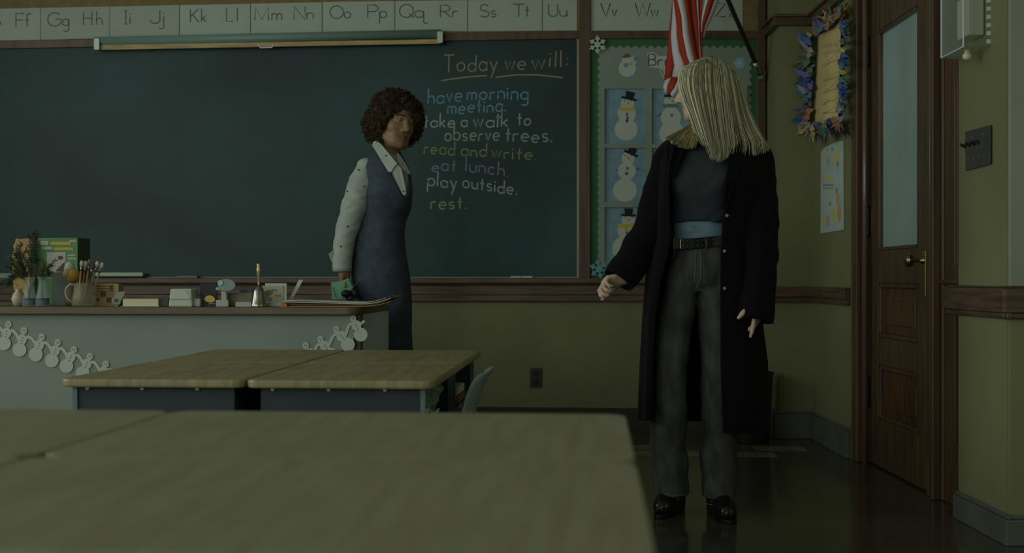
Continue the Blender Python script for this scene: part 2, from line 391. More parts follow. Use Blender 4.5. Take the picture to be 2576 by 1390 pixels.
# ------------------------------------------------------------------ door, door frame, sidelight (plane x = DX)
DX = 1.695
def dl(y, d, z): return Vector((DX-d, y, z))       # along the wall, out into the room, up
py2y = lambda px: DX*F/(px-CX)
Yh, Yk = 5.637, 4.857                              # hinge edge, latch edge
b = MB()
b.box((Yh+.012, -.1, 0), (DY1+.01, .03, 2.75), dl); b.box((Yh+.05, .03, 0), (Yh+.10, .055, 2.75), dl); b.box((Yh+.12, .02, 0), (Yh+.155, .045, 2.75), dl)
b.box((4.70, -.1, 0), (4.845, .0, 2.75), dl); b.box((4.775, 0, 0), (4.825, .02, 2.75), dl); b.box((4.715, 0, 0), (4.742, .035, 2.75), dl); b.box((4.75, 0, 0), (4.765, .028, 2.75), dl)
b.box((4.845, -.1, 2.55), (Yh+.02, .03, 2.75), dl)
struct(b.obj('trim_door_casing', m_trim, bevel=.006))
b = MB()
for y, x, r_ in ((5.62, 1.664, .012), (4.735, 1.668, .009), (4.765, 1.672, .006)): b.tube([(x, y, 0), (x, y, 2.7)], r_, 14)
struct(b.obj('trim_door_bead', mat('varnished_bead', (46, 40, 33), .2, spec=.8), smooth=True))
Yg0, Yg1 = 5.527, 4.985                            # glass far / near edge
zs = [0, .225, .477, .605, .854, 1.005, 2.02, 2.55]
d = struct(thing('door_1', 'dark stained wooden classroom door with tall frosted pane and two lower panels', 'door', (DX, (Yh+Yk)/2, 0)))
b = MB()
b.box((Yk, -.04, .008), (Yg1, 0, 2.54), dl); b.box((Yg0, -.04, .008), (Yh, 0, 2.54), dl)
for z0, z1 in ((.008, .225), (.477, .605), (.854, 1.005), (2.02, 2.54)): b.box((Yg1, -.04, z0), (Yg0, 0, z1), dl)
b.obj('door_frame', m_door, d, bevel=.004)
def molding(b, y0, y1, z0, z1, w, d0, d1):
    b.box((y0, d0, z0), (y0+w, d1, z1), dl); b.box((y1-w, d0, z0), (y1, d1, z1), dl); b.box((y0, d0, z0), (y1, d1, z0+w), dl); b.box((y0, d0, z1-w), (y1, d1, z1), dl)
for z0, z1 in ((.225, .477), (.605, .854)):
    b = MB().box((Yg1+.018, -.03, z0+.018), (Yg0-.018, -.022, z1-.018), dl); b.box((Yg1+.07, -.03, z0+.06), (Yg0-.07, -.014, z1-.06), dl)
    p = b.obj('door_panel', m_panelw, d, bevel=.006); b = MB(); molding(b, Yg1, Yg0, z0, z1, .02, -.03, -.004); b.obj('panel_molding', m_door, p, bevel=.005)
MB().box((Yg1+.014, -.026, 1.019), (Yg0-.014, -.02, 2.006), dl).obj('glass_pane', m_frost, d)
b = MB(); molding(b, Yg1, Yg0, 1.005, 2.02, .016, -.026, -.002); b.obj('glazing_bead', m_door, d, bevel=.004)
for py in (131, 557, 984):
    z = CZ+(HY-py)/F*5.66; h = MB(); h.tube([dl(Yh+.006, .012, z-.062), dl(Yh+.006, .012, z+.062)], .009, 10)
    for q in (-.068, .068): h.ball(dl(Yh+.006, .012, z+q), .008, 8)
    h.box((Yh-.012, -.001, z-.055), (Yh+.024, .004, z+.055), dl); h.obj('hinge', mat('dark_hinge_steel', alb=(.10, .10, .09), rough=.3, metal=.9), d, smooth=False)
kz = CZ+(HY-655)/F*4.95; ky = 4.905
k = MB().box((ky-.022, 0, .80), (ky+.022, .004, kz+.04), dl).obj('lock_plate', m_brass, d, bevel=.002)
b = MB(); prof = [(.018, 0), (.018, .006), (.009, .012), (.008, .035), (.012, .042), (.024, .05), (.028, .062), (.026, .072), (.014, .080), (.002, .082)]
b.rings([[dl(ky+r*math.cos(t), q, kz+r*math.sin(t)) for t in [2*math.pi*i/20 for i in range(20)]] for r, q in prof]); b.obj('door_knob', m_brass, d, smooth=True)
MB().box((Yk-.002, -.02, .80), (Yk+.001, -.004, .96), dl).obj('latch_plate', m_brass, d)
# sidelight
s = struct(thing('window_side_light', 'narrow sidelight beside the door with lower wood panel and tall pane', 'window', (DX, 4.55, 0)))
b = MB(); b.box((4.60, -.06, 0), (4.70, -.01, 2.7), dl); b.box((4.40, -.06, 0), (4.46, -.01, 2.7), dl)
for z0, z1 in ((0, .25), (.80, .93), (2.5, 2.7)): b.box((4.46, -.06, z0), (4.60, -.01, z1), dl)
b.box((4.40, -.05, .855), (4.71, .012, .872), dl); b.box((4.42, -.02, .03), (4.66, .0, .16), dl); b.obj('sash', m_trim, s, bevel=.005)
MB().box((4.46, -.045, .25), (4.60, -.038, .80), dl).obj('wood_panel', m_door, s)
MB().box((4.46, -.045, .93), (4.60, -.038, 2.5), dl).obj('glass_pane', m_frost, s)
b = MB(); b.box((4.575, -.04, .93), (4.60, -.012, 2.5), dl); b.box((4.555, -.04, .93), (4.57, -.025, 2.5), dl); b.obj('glazing_bead', m_trim, s, bevel=.003)

# ------------------------------------------------------------------ things on the right-hand walls
BP = Plane((BX, 4, 0), (-1, 0, 0)); RP = Plane((RX, 6, 0), (-1, 0, 0))
o = thing('light_switch', 'aged metal wall plate with four black toggle switches beside the door', 'switch', BP.at(2460, 372))
m_plate = mat('aged_nickel', alb=(.20, .19, .16), rough=.32, metal=.7)
MB().wpoly(BP, [(2428, 331), (2493, 313), (2493, 413), (2429, 430)], 0, .007).obj('wall_plate', m_plate, o, bevel=.003)
for i in range(4):
    px = 2436+i*12.2; py = 371-i*3.3; q = BP.at(px, py); b = MB()
    b.box((BX-.010, q.y-.006, q.z-.016), (BX-.006, q.y+.006, q.z+.016)); b.obj('slot', m_plate, o)
    MB().hexa([(BX-.006, q.y-.005, q.z-.004), (BX-.03, q.y-.004, q.z+.006), (BX-.03, q.y+.004, q.z+.006), (BX-.006, q.y+.005, q.z-.004), (BX-.006, q.y-.005, q.z+.008), (BX-.03, q.y-.004, q.z+.016), (BX-.03, q.y+.004, q.z+.016), (BX-.006, q.y+.005, q.z+.008)]).obj('toggle', mat('black_bakelite', (10, 10, 9), .3), o, bevel=.001)
m_screw = mat('screw_head', (70, 72, 62), .3, metal=.6)
for px, py in ((2449, 346), (2478, 338), (2440, 402), (2455, 398), (2468, 395), (2481, 391)): q = BP.at(px, py); MB().ball((BX-.007, q.y, q.z), .0035, 8).obj('screw', m_screw, o)
# clear guard box
o = thing('wall_guard', 'clear plastic guard box over a wall device above the switch plate', 'guard box', (BX, 4.2, 1.68))
m_clear = glass_mat('clear_polycarbonate', obs(70, 76, 68), .12, 0.0, 1.4, .13)
X0 = BX-.092; y0, y1, z0, z1 = 4.09, 4.30, 1.672, 2.02
b = MB(); t = .004
b.box((X0, y0, z0), (X0+t, y1, z1)); b.box((X0, y0, z0), (BX, y0+t, z1)); b.box((X0, y1-t, z0), (BX, y1, z1)); b.box((X0, y0, z0), (BX, y1, z0+t)); b.box((X0, y0, z1-t), (BX, y1, z1))
b.obj('cover', m_clear, o, bevel=.003)
b = MB()
for yy in (y0, y1): b.tube([(X0, yy, z0), (X0, yy, z1)], .003, 8)
b.tube([(X0, y0, z0), (X0, y1, z0)], .003, 8); b.obj('cover_edge', mat('pale_plastic_edge', (120, 130, 122), .25), o)
b = MB(); b.box((X0+.002, y1-.003, z0-.004), (BX, y1+.004, z1)); b.obj('back_flange', mat('cloudy_plastic', (70, 77, 68), .35), o, bevel=.008)
b = MB(); b.box((BX-.06, 4.13, 1.72), (BX-.005, 4.235, 1.86)); b.box((BX-.05, 4.14, 1.86), (BX-.005, 4.225, 1.95)); b.obj('device', mat('beige_device', (92, 95, 82), .5), o, bevel=.004)
b = MB()
for i in range(12): z = z0+.01+i*.028; b.box((BX-.012, y0-.004, z), (BX, y0+.002, z+.014))
b.obj('vent_rib', mat('pale_plastic_edge'), o)
kx = X0+.040; b = MB().tube([(kx, 4.16, z0-q) for q in (-.002, .010, .014, .028, .034)], [.010, .010, .016, .016, .008], 16)
b.obj('knob', mat('ivory_knob', (100, 100, 82), .3), o, fix=True)
# outlet
o = thing('wall_outlet', 'dark brown electrical outlet low on the olive front wall', 'outlet', FW.at(1348, 975))
MB().wpoly(FW, rrect(1333, 925, 1363, 975, 3), 0, .006).obj('cover_plate', mat('brown_bakelite', (26, 23, 17), .35), o, bevel=.002)
for py in (939, 961): MB().wpoly(FW, circ(1348, py, 8.5, 8.5, 16), .006, .003).obj('socket', mat('black_bakelite'), o)
# fringed notice
o = thing('fringed_poster', 'tall yellow paper notice framed by a fringe of coloured paper leaves', 'poster', RP.at(2085, 330))
PP = Plane((RX-.022, 6, 0), (-1, 0, 0))
def curl(pts, th):
    b = MB(); n = 10; rows = []
    (ax, ay), (bx, by), (cx2, cy2), (dx, dy) = pts
    for i in range(n+1):
        u = i/n; row = []
        for j in range(n+1):
            v = j/n; x = (1-v)*((1-u)*ax+u*bx)+v*((1-u)*dx+u*cx2); y = (1-v)*((1-u)*ay+u*by)+v*((1-u)*dy+u*cy2)
            row.append(PP.at(x, y, .030*math.sin(math.pi*min(1, u*1.2))*(.4+.6*v)+.012*(1-u)))
        rows.append(row)
    vs = [p for r in rows for p in r]; fs = [(i*(n+1)+j, i*(n+1)+j+1, (i+1)*(n+1)+j+1, (i+1)*(n+1)+j) for i in range(n) for j in range(n)]
    return b.add(vs, fs)
m_yp = mat('yellow_paper', (102, 92, 62), .8, var=(94, 84, 55), scale=8)
curl([(2058, 92), (2116, 48), (2108, 312), (2046, 316)], 0).obj('paper', m_yp, o, smooth=True, solid=.002)
b = MB()
rl = random.Random(3)
for k, (y0_, y1_) in enumerate(((116, 104), (135, 122), (165, 142), (202, 182), (233, 212), (262, 241), (286, 268))):
    n = 7; pts = [(2068+i*(36-(k % 3)*4)/n+rl.uniform(-.6, .6), y0_+(y1_-y0_)*i/n+rl.uniform(-1.5, 1.5)) for i in range(n+1)]
    b.ribbon(PP, pts, 1.3, .042, .0015)
b.obj('handwriting', mat('olive_ink', (78, 71, 38), .8), o)
leafc = [(32, 52, 80), (56, 50, 84), (42, 70, 66), (86, 56, 34), (72, 71, 72), (48, 62, 44), (92, 86, 54), (30, 38, 66)]
m_leaf = [mat('leaf_paper_%s' % n_, c, .8) for n_, c in zip(('blue', 'violet', 'teal', 'orange', 'grey', 'green', 'straw', 'navy'), leafc)]
edge = [(2052+i*6.4, 84-i*4.6, -100) for i in range(11)]+[(2046-6+rl.uniform(-8, 4), 95+i*14, 170) for i in range(16)]+[(2032+i*8, 316-i*1.5, 95) for i in range(11)]+[(2119-i*.6, 60+i*15.5, 0) for i in range(15)]
b = MB()
for rep in range(2):
    for k, (x, y, a) in enumerate(edge):
        b.cur = rl.choice(range(8)) if rl.random() < .6 else (k // 3+rep*3) % 8
        x += rl.uniform(-5, 4); y += rl.uniform(-7, 7); a2 = math.radians(a+rl.uniform(-55, 55)); L = rl.uniform(30, 46)*(.55 if a in (0, 180) else 1); w_ = rl.uniform(6.0, 11)
        c, s_ = math.cos(a2), math.sin(a2); sh = [(-.25, 0), (.1, -1), (.3, -.55), (.5, -.9), (.65, -.35), (1, 0), (.6, .4), (.5, .95), (.25, .5), (.1, 1)]
        pts = [(x+c*u*L-s_*v*w_*.8, y+s_*u*L+c*v*w_) for u, v in sh]
        off = rl.uniform(.004, .05); q_ = [PP.at(px, py, off+.012*math.sin(i*1.7)) for i, (px, py) in enumerate(pts)]; q_ = [p if p.y < 6.505 else P(px, py, 6.49+.010*math.sin(i*1.7)) for i, (p, (px, py)) in enumerate(zip(q_, pts))]; b.add(q_, [tuple(range(len(pts)))])
b.obj('leaf_fringe', m_leaf, o, solid=.0015)
# painted sheet below it
o = thing('painted_sheet', 'white paper sheet with pastel painted blots taped below the fringed notice', 'paper', RP.at(2092, 585))
MB().wpoly(RP, [(2065, 381), (2073, 372), (2100, 358), (2122, 354), (2123, 577), (2064, 587)], .001, .002).obj('sheet', mat('bluish_paper', (92, 101, 96), .8, var=(84, 94, 91), scale=10), o)
for nm, col, lst in (('yellow_print', (104, 98, 44), [(2106, 385, 5, 12), (2099, 402, 5, 11), (2086, 448, 13, 4.5), (2070, 395, 3, 11), (2095, 540, 4, 20), (2070, 550, 3, 18)]), ('grey_print', (72, 76, 72), [(2094, 375, 2.5, 5), (2107, 413, 3.5, 8), (2085, 465, 15, 3), (2085, 473, 12, 2), (2087, 512, 3, 6), (2104, 480, 3, 9)]), ('orange_print', (106, 76, 36), [(2111, 535, 4.5, 22), (2107, 500, 3, 15), (2081, 377, 2, 5)]), ('pink_print', (96, 78, 76), [(2082, 555, 4, 15), (2083, 405, 3.5, 10), (2072, 470, 1.5, 12)])):
    b = MB(); [b.wpoly(RP, circ(x, y, a, c, 14), .003, .0008) for x, y, a, c in lst]; b.obj(nm, mat('sheet_'+nm, col, .8), o)
# ================================================================== stroke lettering
def A(cx, cy, rx, ry, a0=0, a1=360, n=14): return [(cx+rx*math.cos(math.radians(a0+(a1-a0)*k/n)), cy+ry*math.sin(math.radians(a0+(a1-a0)*k/n))) for k in range(n+1)]
def L(*v): return list(zip(v[::2], v[1::2]))
O_ = A(.25, .25, .25, .25)
GL = {
 'a': (.5, [O_, L(.5, .5, .5, 0)]), 'b': (.5, [L(0, 1, 0, 0), O_]), 'c': (.45, [A(.25, .25, .25, .25, 50, 310)]), 'd': (.5, [O_, L(.5, 1, .5, 0)]),
 'e': (.5, [L(.02, .26, .49, .26)+A(.25, .25, .25, .25, 0, 310)]), 'f': (.4, [A(.32, .82, .16, .16, 20, 180)+L(.16, 0), L(0, .5, .36, .5)]),
 'g': (.5, [O_, L(.5, .5, .5, -.2)+A(.27, -.22, .23, .2, 0, -150)]), 'h': (.44, [L(0, 1, 0, 0), A(.22, .28, .22, .22, 180, 0)+L(.44, 0)]),
 'i': (.04, [L(0, .5, 0, 0), L(0, .72)]), 'j': (.2, [L(.2, .5, .2, -.25)+A(.05, -.25, .15, .18, 0, -150), L(.2, .72)]), 'k': (.4, [L(0, 1, 0, 0), L(.38, .5, 0, .18), L(.12, .26, .4, 0)]),
 'l': (.04, [L(0, 1, 0, 0)]), 'm': (.64, [L(0, .5, 0, 0), A(.16, .33, .16, .17, 180, 0)+L(.32, 0), A(.48, .33, .16, .17, 180, 0)+L(.64, 0)]),
 'n': (.44, [L(0, .5, 0, 0), A(.22, .28, .22, .22, 180, 0)+L(.44, 0)]), 'o': (.5, [O_]), 'p': (.5, [L(0, .5, 0, -.45), O_]), 'q': (.66, [O_, L(.5, .5, .5, -.3)+A(.62, -.3, .12, .14, 180, 330)]),
 'r': (.34, [L(0, .5, 0, 0), A(.2, .28, .2, .22, 180, 55)]), 's': (.38, [A(.19, .375, .17, .125, 30, 270)+A(.19, .125, .18, .125, 90, -150)]), 't': (.32, [L(.16, .85, .16, 0), L(0, .5, .32, .5)]),
 'u': (.44, [L(0, .5, 0, .22)+A(.22, .22, .22, .22, 180, 360), L(.44, .5, .44, 0)]), 'v': (.4, [L(0, .5, .2, 0, .4, .5)]), 'w': (.6, [L(0, .5, .15, 0, .3, .5, .45, 0, .6, .5)]),
 'x': (.4, [L(0, .5, .4, 0), L(.4, .5, 0, 0)]), 'y': (.45, [L(0, .5, .22, .02), L(.45, .5, .1, -.45)]), 'z': (.4, [L(0, .5, .4, .5, 0, 0, .4, 0)]), '.': (.06, [L(.03, .03)]), ':': (.06, [L(.03, .12), L(.03, .46)]),
 'B': (.5, [L(0, 0, 0, 1, .25, 1)+A(.25, .76, .22, .24, 90, -90)+L(0, .52), L(.25, .52)+A(.25, .26, .27, .26, 90, -90)+L(0, 0)]), 'E': (.5, [L(.5, 1, 0, 1, 0, 0, .5, 0), L(0, .52, .4, .52)]), 'F': (.5, [L(.5, 1, 0, 1, 0, 0), L(0, .52, .42, .52)]),
 'G': (.85, [A(.45, .5, .45, .5, 45, 360)+L(.5, .5)]), 'H': (.55, [L(0, 1, 0, 0), L(.55, 1, .55, 0), L(0, .52, .55, .52)]), 'I': (.24, [L(.12, 1, .12, 0), L(0, 1, .24, 1), L(0, 0, .24, 0)]), 'J': (.5, [L(.5, 1, .5, .25)+A(.25, .25, .25, .25, 0, -180)]),
 'K': (.55, [L(0, 1, 0, 0), L(.52, 1, 0, .42), L(.16, .56, .55, 0)]), 'L': (.45, [L(0, 1, 0, 0, .45, 0)]), 'M': (.8, [L(0, 0, .04, 1, .4, .1, .76, 1, .8, 0)]), 'N': (.62, [L(0, 0, 0, 1, .62, 0, .62, 1)]),
 'O': (.9, [A(.45, .5, .45, .5)]), 'P': (.5, [L(0, 0, 0, 1, .25, 1)+A(.25, .74, .26, .26, 90, -90)+L(0, .48)]), 'Q': (.95, [A(.45, .5, .45, .5), L(.6, .3, .95, 0)]), 'R': (.55, [L(0, 0, 0, 1, .25, 1)+A(.25, .74, .26, .26, 90, -90)+L(0, .48), L(.2, .48, .55, 0)]),
 'S': (.6, [A(.3, .74, .26, .26, 25, 270)+A(.3, .25, .29, .25, 90, -150)]), 'T': (.65, [L(0, 1, .65, 1), L(.325, 1, .325, 0)]), 'U': (.6, [L(0, 1, 0, .3)+A(.3, .3, .3, .3, 180, 360)+L(.6, 1)]), 'V': (.7, [L(0, 1, .35, 0, .7, 1)]),
 'W': (.95, [L(0, 1, .24, 0, .475, 1, .71, 0, .95, 1)]), 'X': (.6, [L(0, 1, .6, 0), L(.6, 1, 0, 0)]), 'Y': (.6, [L(0, 1, .3, .5, .6, 1), L(.3, .5, .3, 0)]), 'Z': (.62, [L(0, 1, .62, 1, 0, 0, .62, 0)]),
}
def write(b, pl, text, x0, x1, yb0, yb1, cap, w, off, th, jit=0, gap=.22, slant=0, seed=1):
    r = random.Random(seed); adv = 0; items = []
    for ch in text:
        if ch == ' ': adv += .45; continue
        g = GL[ch]; items.append((adv, g)); adv += g[0]+gap
    tot = adv-gap
    for a, (gw, strokes) in items:
        jy = r.uniform(-jit, jit)*cap; js = 1+r.uniform(-jit, jit)*1.5; jr = r.uniform(-jit, jit)*.8
        for st in strokes:
            pts = []
            for x, y in st:
                y2 = y*js; X = (a+x+slant*y+jr*y)/tot; pts.append((x0+(x1-x0)*X, yb0+(yb1-yb0)*X-cap*y2+jy))
            b.ribbon(pl, pts, w, off, th)

# ------------------------------------------------------------------ chalkboard
m_slate = mat('slate', (9, 19, 19), .5, spec=.40, var=(20, 37, 35), scale=.9, stretch=(1, 1, 1.3), detail=6, ramp=(.3, .75))
o = thing('chalkboard', 'long green-black slate chalkboard with the morning plan written in coloured chalk', 'chalkboard', FW.at(700, 698))
MB().wpoly(FW, [(-80, 120), (236, 114), (1457, 93), (1457, 700), (-80, 700)], 0, .010).obj('slate', m_slate, o)
MB().wpoly(FW, rect(1451, 96, 1456, 700), .010, .008).obj('metal_edge', mat('edge_metal', (66, 66, 56), .35, metal=.5), o)
b = MB().wpoly(FW, rect(-80, 696, 1456, 700), .010, .010); b.obj('chalk_ledge', mat('chalky_ledge', (58, 64, 58), .7), o)
CH = [('Today', 1116, 1250, 181, 176, 42, (84, 77, 59)), ('we', 1270, 1322, 177, 175, 40, (84, 77, 59)), ('will:', 1338, 1428, 172, 167, 42, (84, 77, 59)),
 ('have', 1077, 1162, 262, 255, 38, (58, 86, 97)), ('morning', 1175, 1328, 252, 248, 38, (58, 86, 97)), ('meeting.', 1126, 1272, 286, 280, 36, (58, 86, 97)),
 ('take', 1066, 1143, 321, 319, 34, (88, 94, 90)), ('a', 1160, 1175, 319, 319, 34, (88, 94, 90)), ('walk', 1191, 1277, 320, 318, 36, (88, 94, 90)), ('to', 1302, 1334, 315, 313, 36, (88, 94, 90)),
 ('observe', 1119, 1256, 354, 352, 38, (84, 92, 84)), ('trees.', 1271, 1388, 355, 358, 38, (84, 92, 84)),
 ('read', 1067, 1143, 387, 390, 34, (76, 80, 51)), ('and', 1160, 1223, 392, 394, 34, (76, 80, 51)), ('write.', 1237, 1349, 396, 403, 34, (76, 80, 51)),
 ('eat', 1086, 1146, 430, 430, 32, (72, 72, 84)), ('lunch.', 1172, 1278, 431, 443, 36, (72, 72, 84)),
 ('play', 1076, 1148, 466, 474, 36, (86, 92, 88)), ('outside.', 1164, 1300, 472, 489, 34, (86, 92, 88)), ('rest.', 1084, 1172, 525, 526, 36, (83, 89, 56))]
for i, (t, x0, x1, y0, y1, cap, c) in enumerate(CH):
    b = MB(); write(b, FW, t, x0, x1, y0, y1, cap, 3.4, .010, .0008, jit=.05, seed=i, slant=.04)
    if t == 'Today':
        b.ribbon(FW, [(1110, 203), (1140, 198), (1180, 193), (1225, 190)], 3.6, .010, .0008); b.ribbon(FW, [(1247, 194), (1300, 188), (1350, 188), (1416, 195)], 3.6, .010, .0008)
    c2 = tuple(int(v*.96) for v in c); b.obj('chalk_word', mat('chalk_%d_%d_%d' % c, c2, .9, var=tuple(int(v*.78) for v in c), scale=160), o)
# things on the chalk tray
Rt = Plane(FW.p-N*.05, -N)
def tray(name, label, cat, x0, x1, y0, y1, mtl, th=.03, grp=None):
    q = Rt.at((x0+x1)/2, 702); q.z = .878; o = thing(name, label, cat, q, -PHI, grp)
    return o
o = tray('chalk_pointer', 'long pale grey chalkboard eraser on the tray behind the glass mug', 'eraser', 235, 372, 683, 698, None)
b = MB(); a0, a1 = Rt.at(238, 690), Rt.at(362, 690)
for z0, z1, m_, nm in ((.878, .889, mat('dark_felt', (16, 20, 19), .9), 'felt'), (.889, .911, mat('pale_wood_back', (88, 96, 84), .6), 'back')):
    b = MB(); b.hexa([a0+Vector((0, 0, 0))-N*.02*s_+Vector((0, 0, z0-a0.z)) if e == 0 else a1-N*.02*s_+Vector((0, 0, z0-a1.z)) for e, s_ in ((0, 1), (1, 1), (1, -1), (0, -1))]+[a0-N*.02*s_+Vector((0, 0, z1-a0.z)) if e == 0 else a1-N*.02*s_+Vector((0, 0, z1-a1.z)) for e, s_ in ((0, 1), (1, 1), (1, -1), (0, -1))]); b.obj(nm, m_, o, bevel=.003, fix=True)
def bar(x0, x1, z0, z1, name, label, cat, mtl, dd=.02, grp=None):
    a0, a1 = Rt.at(x0, 690), Rt.at(x1, 690); b = MB()
    c = [a0-N*dd, a1-N*dd, a1+N*dd, a0+N*dd]; b.hexa([Vector((p.x, p.y, z0)) for p in c]+[Vector((p.x, p.y, z1)) for p in c])
    return tag(b.obj(name, mtl, bevel=.002, loc=Vector((c[0].x, c[0].y, z0)), fix=True), label, cat, grp)
bar(447, 498, .878, .892, 'chalk_eraser', 'small grey felt eraser on the chalk tray above the cream book', 'eraser', mat('grey_felt', (58, 64, 58), .9))
bar(-40, 34, .878, .906, 'eraser_block', 'pale block eraser on the tray behind the evergreen sprigs', 'eraser', mat('pale_felt', (70, 78, 72), .9))
for i, (x0, x1, y) in enumerate(((1285, 1311, 0), (1313, 1340, .006))):
    a, c = Rt.at(x0, 690), Rt.at(x1, 690); a.z = c.z = .8835
    tag(MB().tube([a+N*y, c-N*y], .0055, 10).obj('chalk_stick', mat('white_chalk', (104, 110, 100), .9), loc=a), ['left white chalk stick of two on the tray under the writing', 'right white chalk stick of two on the tray, nearer the bulletin board'][i], 'chalk', 'chalk sticks on the tray')
# roller map over the board
o = thing('map_roller', 'long rolled wall map in a teal metal case above the chalkboard', 'roller', FW.at(675, 100))
RPz = Plane(FW.p-N*.03, -N)
b = MB()
qa, qb = RPz.at(240, 104, .035), RPz.at(1110, 85, .035); b.tube([qa, qb], .026, 20); b.obj('case', mat('teal_grey_metal', (56, 70, 64), .4), o, smooth=True)
MB().wpoly(RPz, [(240, 113), (1108, 98), (1108, 110), (240, 126)], .012, .035).obj('batten', mat('pale_batten', (92, 80, 50), .5, var=(76, 66, 42), scale=6, stretch=(1, 1, 10)), o, bevel=.004)
for xa, ya in ((236, 96), (1100, 79)):
    MB().wpoly(RPz, rrect(xa, ya, xa+14, ya+29, 3), -.02, .088).obj('end_bracket', mat('pale_bracket', (84, 94, 84), .4, metal=.3), o, bevel=.002)
b = MB().ribbon(RPz, [(650, 112), (654, 120), (684, 119), (688, 111)], 2.5, .045, .004); b.obj('pull_handle', m_steel, o)

# ------------------------------------------------------------------ alphabet cards
m_card = mat('alphabet_card', (84, 91, 83), .75, var=(80, 87, 79), scale=4)
m_card2 = mat('alphabet_card_grey', (80, 86, 78), .75, var=(77, 83, 75), scale=4)
m_ink = mat('card_ink', (44, 50, 44), .7); m_ink2 = mat('card_ink_black', (24, 30, 24), .7); m_rule = mat('card_rule', (84, 92, 84), .7)
yT = lambda x: 22-x*.020-max(0, x-700)*.0; yB = lambda x: 104-x*.0322 if x < 700 else 81.5-(x-700)*.0065
capT = lambda x: 35-.0275*x+.000010*x*x*.35 if x < 1100 else 13-(x-1100)*.012; base = lambda x: 69-.027*x if x < 900 else 45-(x-900)*.0075
CARDS = [('Ee', -70, 102, [(-52, -22, -16, 3)], 0), ('Ff', -70, 102, [], 0),
 ('Gg Hh', 102, 276, [('G', 120, 153), ('g', 157, 173), ('H', 210, 231), ('h', 243, 257)], 1), ('Ii Jj', 276, 451, [('I', 313, 320), ('i', 326, 328), ('J', 378, 402), ('j', 403, 412)], 1),
 ('Kk Ll', 452, 630, [('K', 479, 500), ('k', 507, 519), ('L', 570, 586), ('l', 596, 598)], 0), ('Mm Nn', 631, 810, [('M', 641, 676), ('m', 684, 709), ('N', 740, 767), ('n', 772, 788)], 0),
 ('Oo Pp', 811, 993, [('O', 830, 864), ('o', 866, 882), ('P', 925, 951), ('p', 955, 973)], 0), ('Qq Rr', 994, 1176, [('Q', 1005, 1042), ('q', 1043, 1073), ('R', 1108, 1134), ('r', 1139, 1152)], 0),
 ('Ss Tt', 1177, 1364, [('S', 1207, 1230), ('s', 1235, 1248), ('T', 1291, 1319), ('t', 1321, 1331)], 0), ('Uu', 1365, 1452, [('U', 1380, 1403), ('u', 1408, 1426)], 0),
 ('Vv Ww', 1485, 1697, [('V', 1511, 1536), ('v', 1540, 1551), ('W', 1598, 1636), ('w', 1638, 1656)], 2), ('Xx Yy', 1697, 1776, [('X', 1702, 1714), ('x', 1716, 1723), ('Y', 1726, 1748), ('y', 1752, 1766)], 2), ('Zz', 1776, 1869, [('Z', 1800, 1825), ('z', 1834, 1846)], 2)]
CARDS[0:2] = [('Ee Ff', -70, 102, [('E', -52, -32), ('e', -14, 2), ('F', 40, 61), ('f', 63, 75)], 0)]
for t, x0, x1, lets, kind in CARDS:
    t0, t1, b0, b1 = (yT(x0), yT(x1), yB(x0), yB(x1)) if kind < 2 else (-12, -12, 77, 77)
    if x0 >= 632 and kind < 2: t0, t1 = 7-(x0-632)*.012, 7-(x1-632)*.012
    l = 'white alphabet card with '+' and '.join('capital and small %s' % p[0] for p in t.split())
    o = thing('alphabet_card', l+' above the boards', 'alphabet card', FW.at((x0+x1)/2, b1, .01), -PHI, 'alphabet cards above the boards')
    MB().wpoly(FW, [(x0+.7, t0), (x1-.7, t1), (x1-.7, b1), (x0+.7, b0)], .008, .003).obj('card', m_card2 if kind == 1 else m_card, o)
    b = MB(); r = MB()
    for ch, a, c in lets:
        if kind == 2: cp, bs = 8, 42
        else: cp, bs = capT(a), base(a)
        H = bs-cp; g = GL[ch]
        if g[0] < .1: a = c = (a+c)/2
        for st in g[1]:
            b.ribbon(FW, [(a+(c-a)*(x/g[0] if g[0] > .1 else 0), bs-H*y) for x, y in st], 3.0, .011, .0006)
    b.obj('lettering', m_ink2 if kind == 2 else m_ink, o)
    for f in (.30, .62, .86):
        r.ribbon(FW, [(x0+3, t0+(b0-t0)*f), (x1-3, t1+(b1-t1)*f)], .9, .011, .0003)
    r.obj('ruled_lines', m_rule, o)

# ------------------------------------------------------------------ bulletin board
m_green = mat('green_backing', (28, 50, 31), .8, var=(24, 45, 27), scale=5); m_grey = mat('grey_board_paper', (66, 74, 66), .8, var=(62, 70, 62), scale=4)
o = thing('bulletin_board', 'green bulletin board with scalloped grey paper framed like a window', 'bulletin board', FW.at(1697, 700))
MB().wpoly(FW, rect(1485, 97, 1907, 700), 0, .008).obj('backing', m_green, o)
pts = []
def scal(x0, y0, x1, y1, n, a):   # scalloped edge outward bumps
    out = []
    dx, dy = (x1-x0)/n, (y1-y0)/n; ln = math.hypot(dx, dy); nx, ny = dy/ln, -dx/ln
    for i in range(n):
        for k in range(6): t = k/6; out.append((x0+dx*(i+t)+nx*a*math.sin(math.pi*t), y0+dy*(i+t)+ny*a*math.sin(math.pi*t)))
    return out
pts = scal(1510, 122, 1884, 122, 19, 7)+scal(1884, 122, 1884, 672, 28, 7)+scal(1884, 672, 1510, 672, 19, 7)+scal(1510, 672, 1510, 122, 28, 7)
b = MB().wpoly(FW, rect(1510, 122, 1884, 672), .008, .0035); sc_ = [[p for p in scal(*e)] for e in ((1510, 122, 1884, 122, 19, 7), (1884, 122, 1884, 672, 28, 7), (1884, 672, 1510, 672, 19, 7), (1510, 672, 1510, 122, 28, 7))]
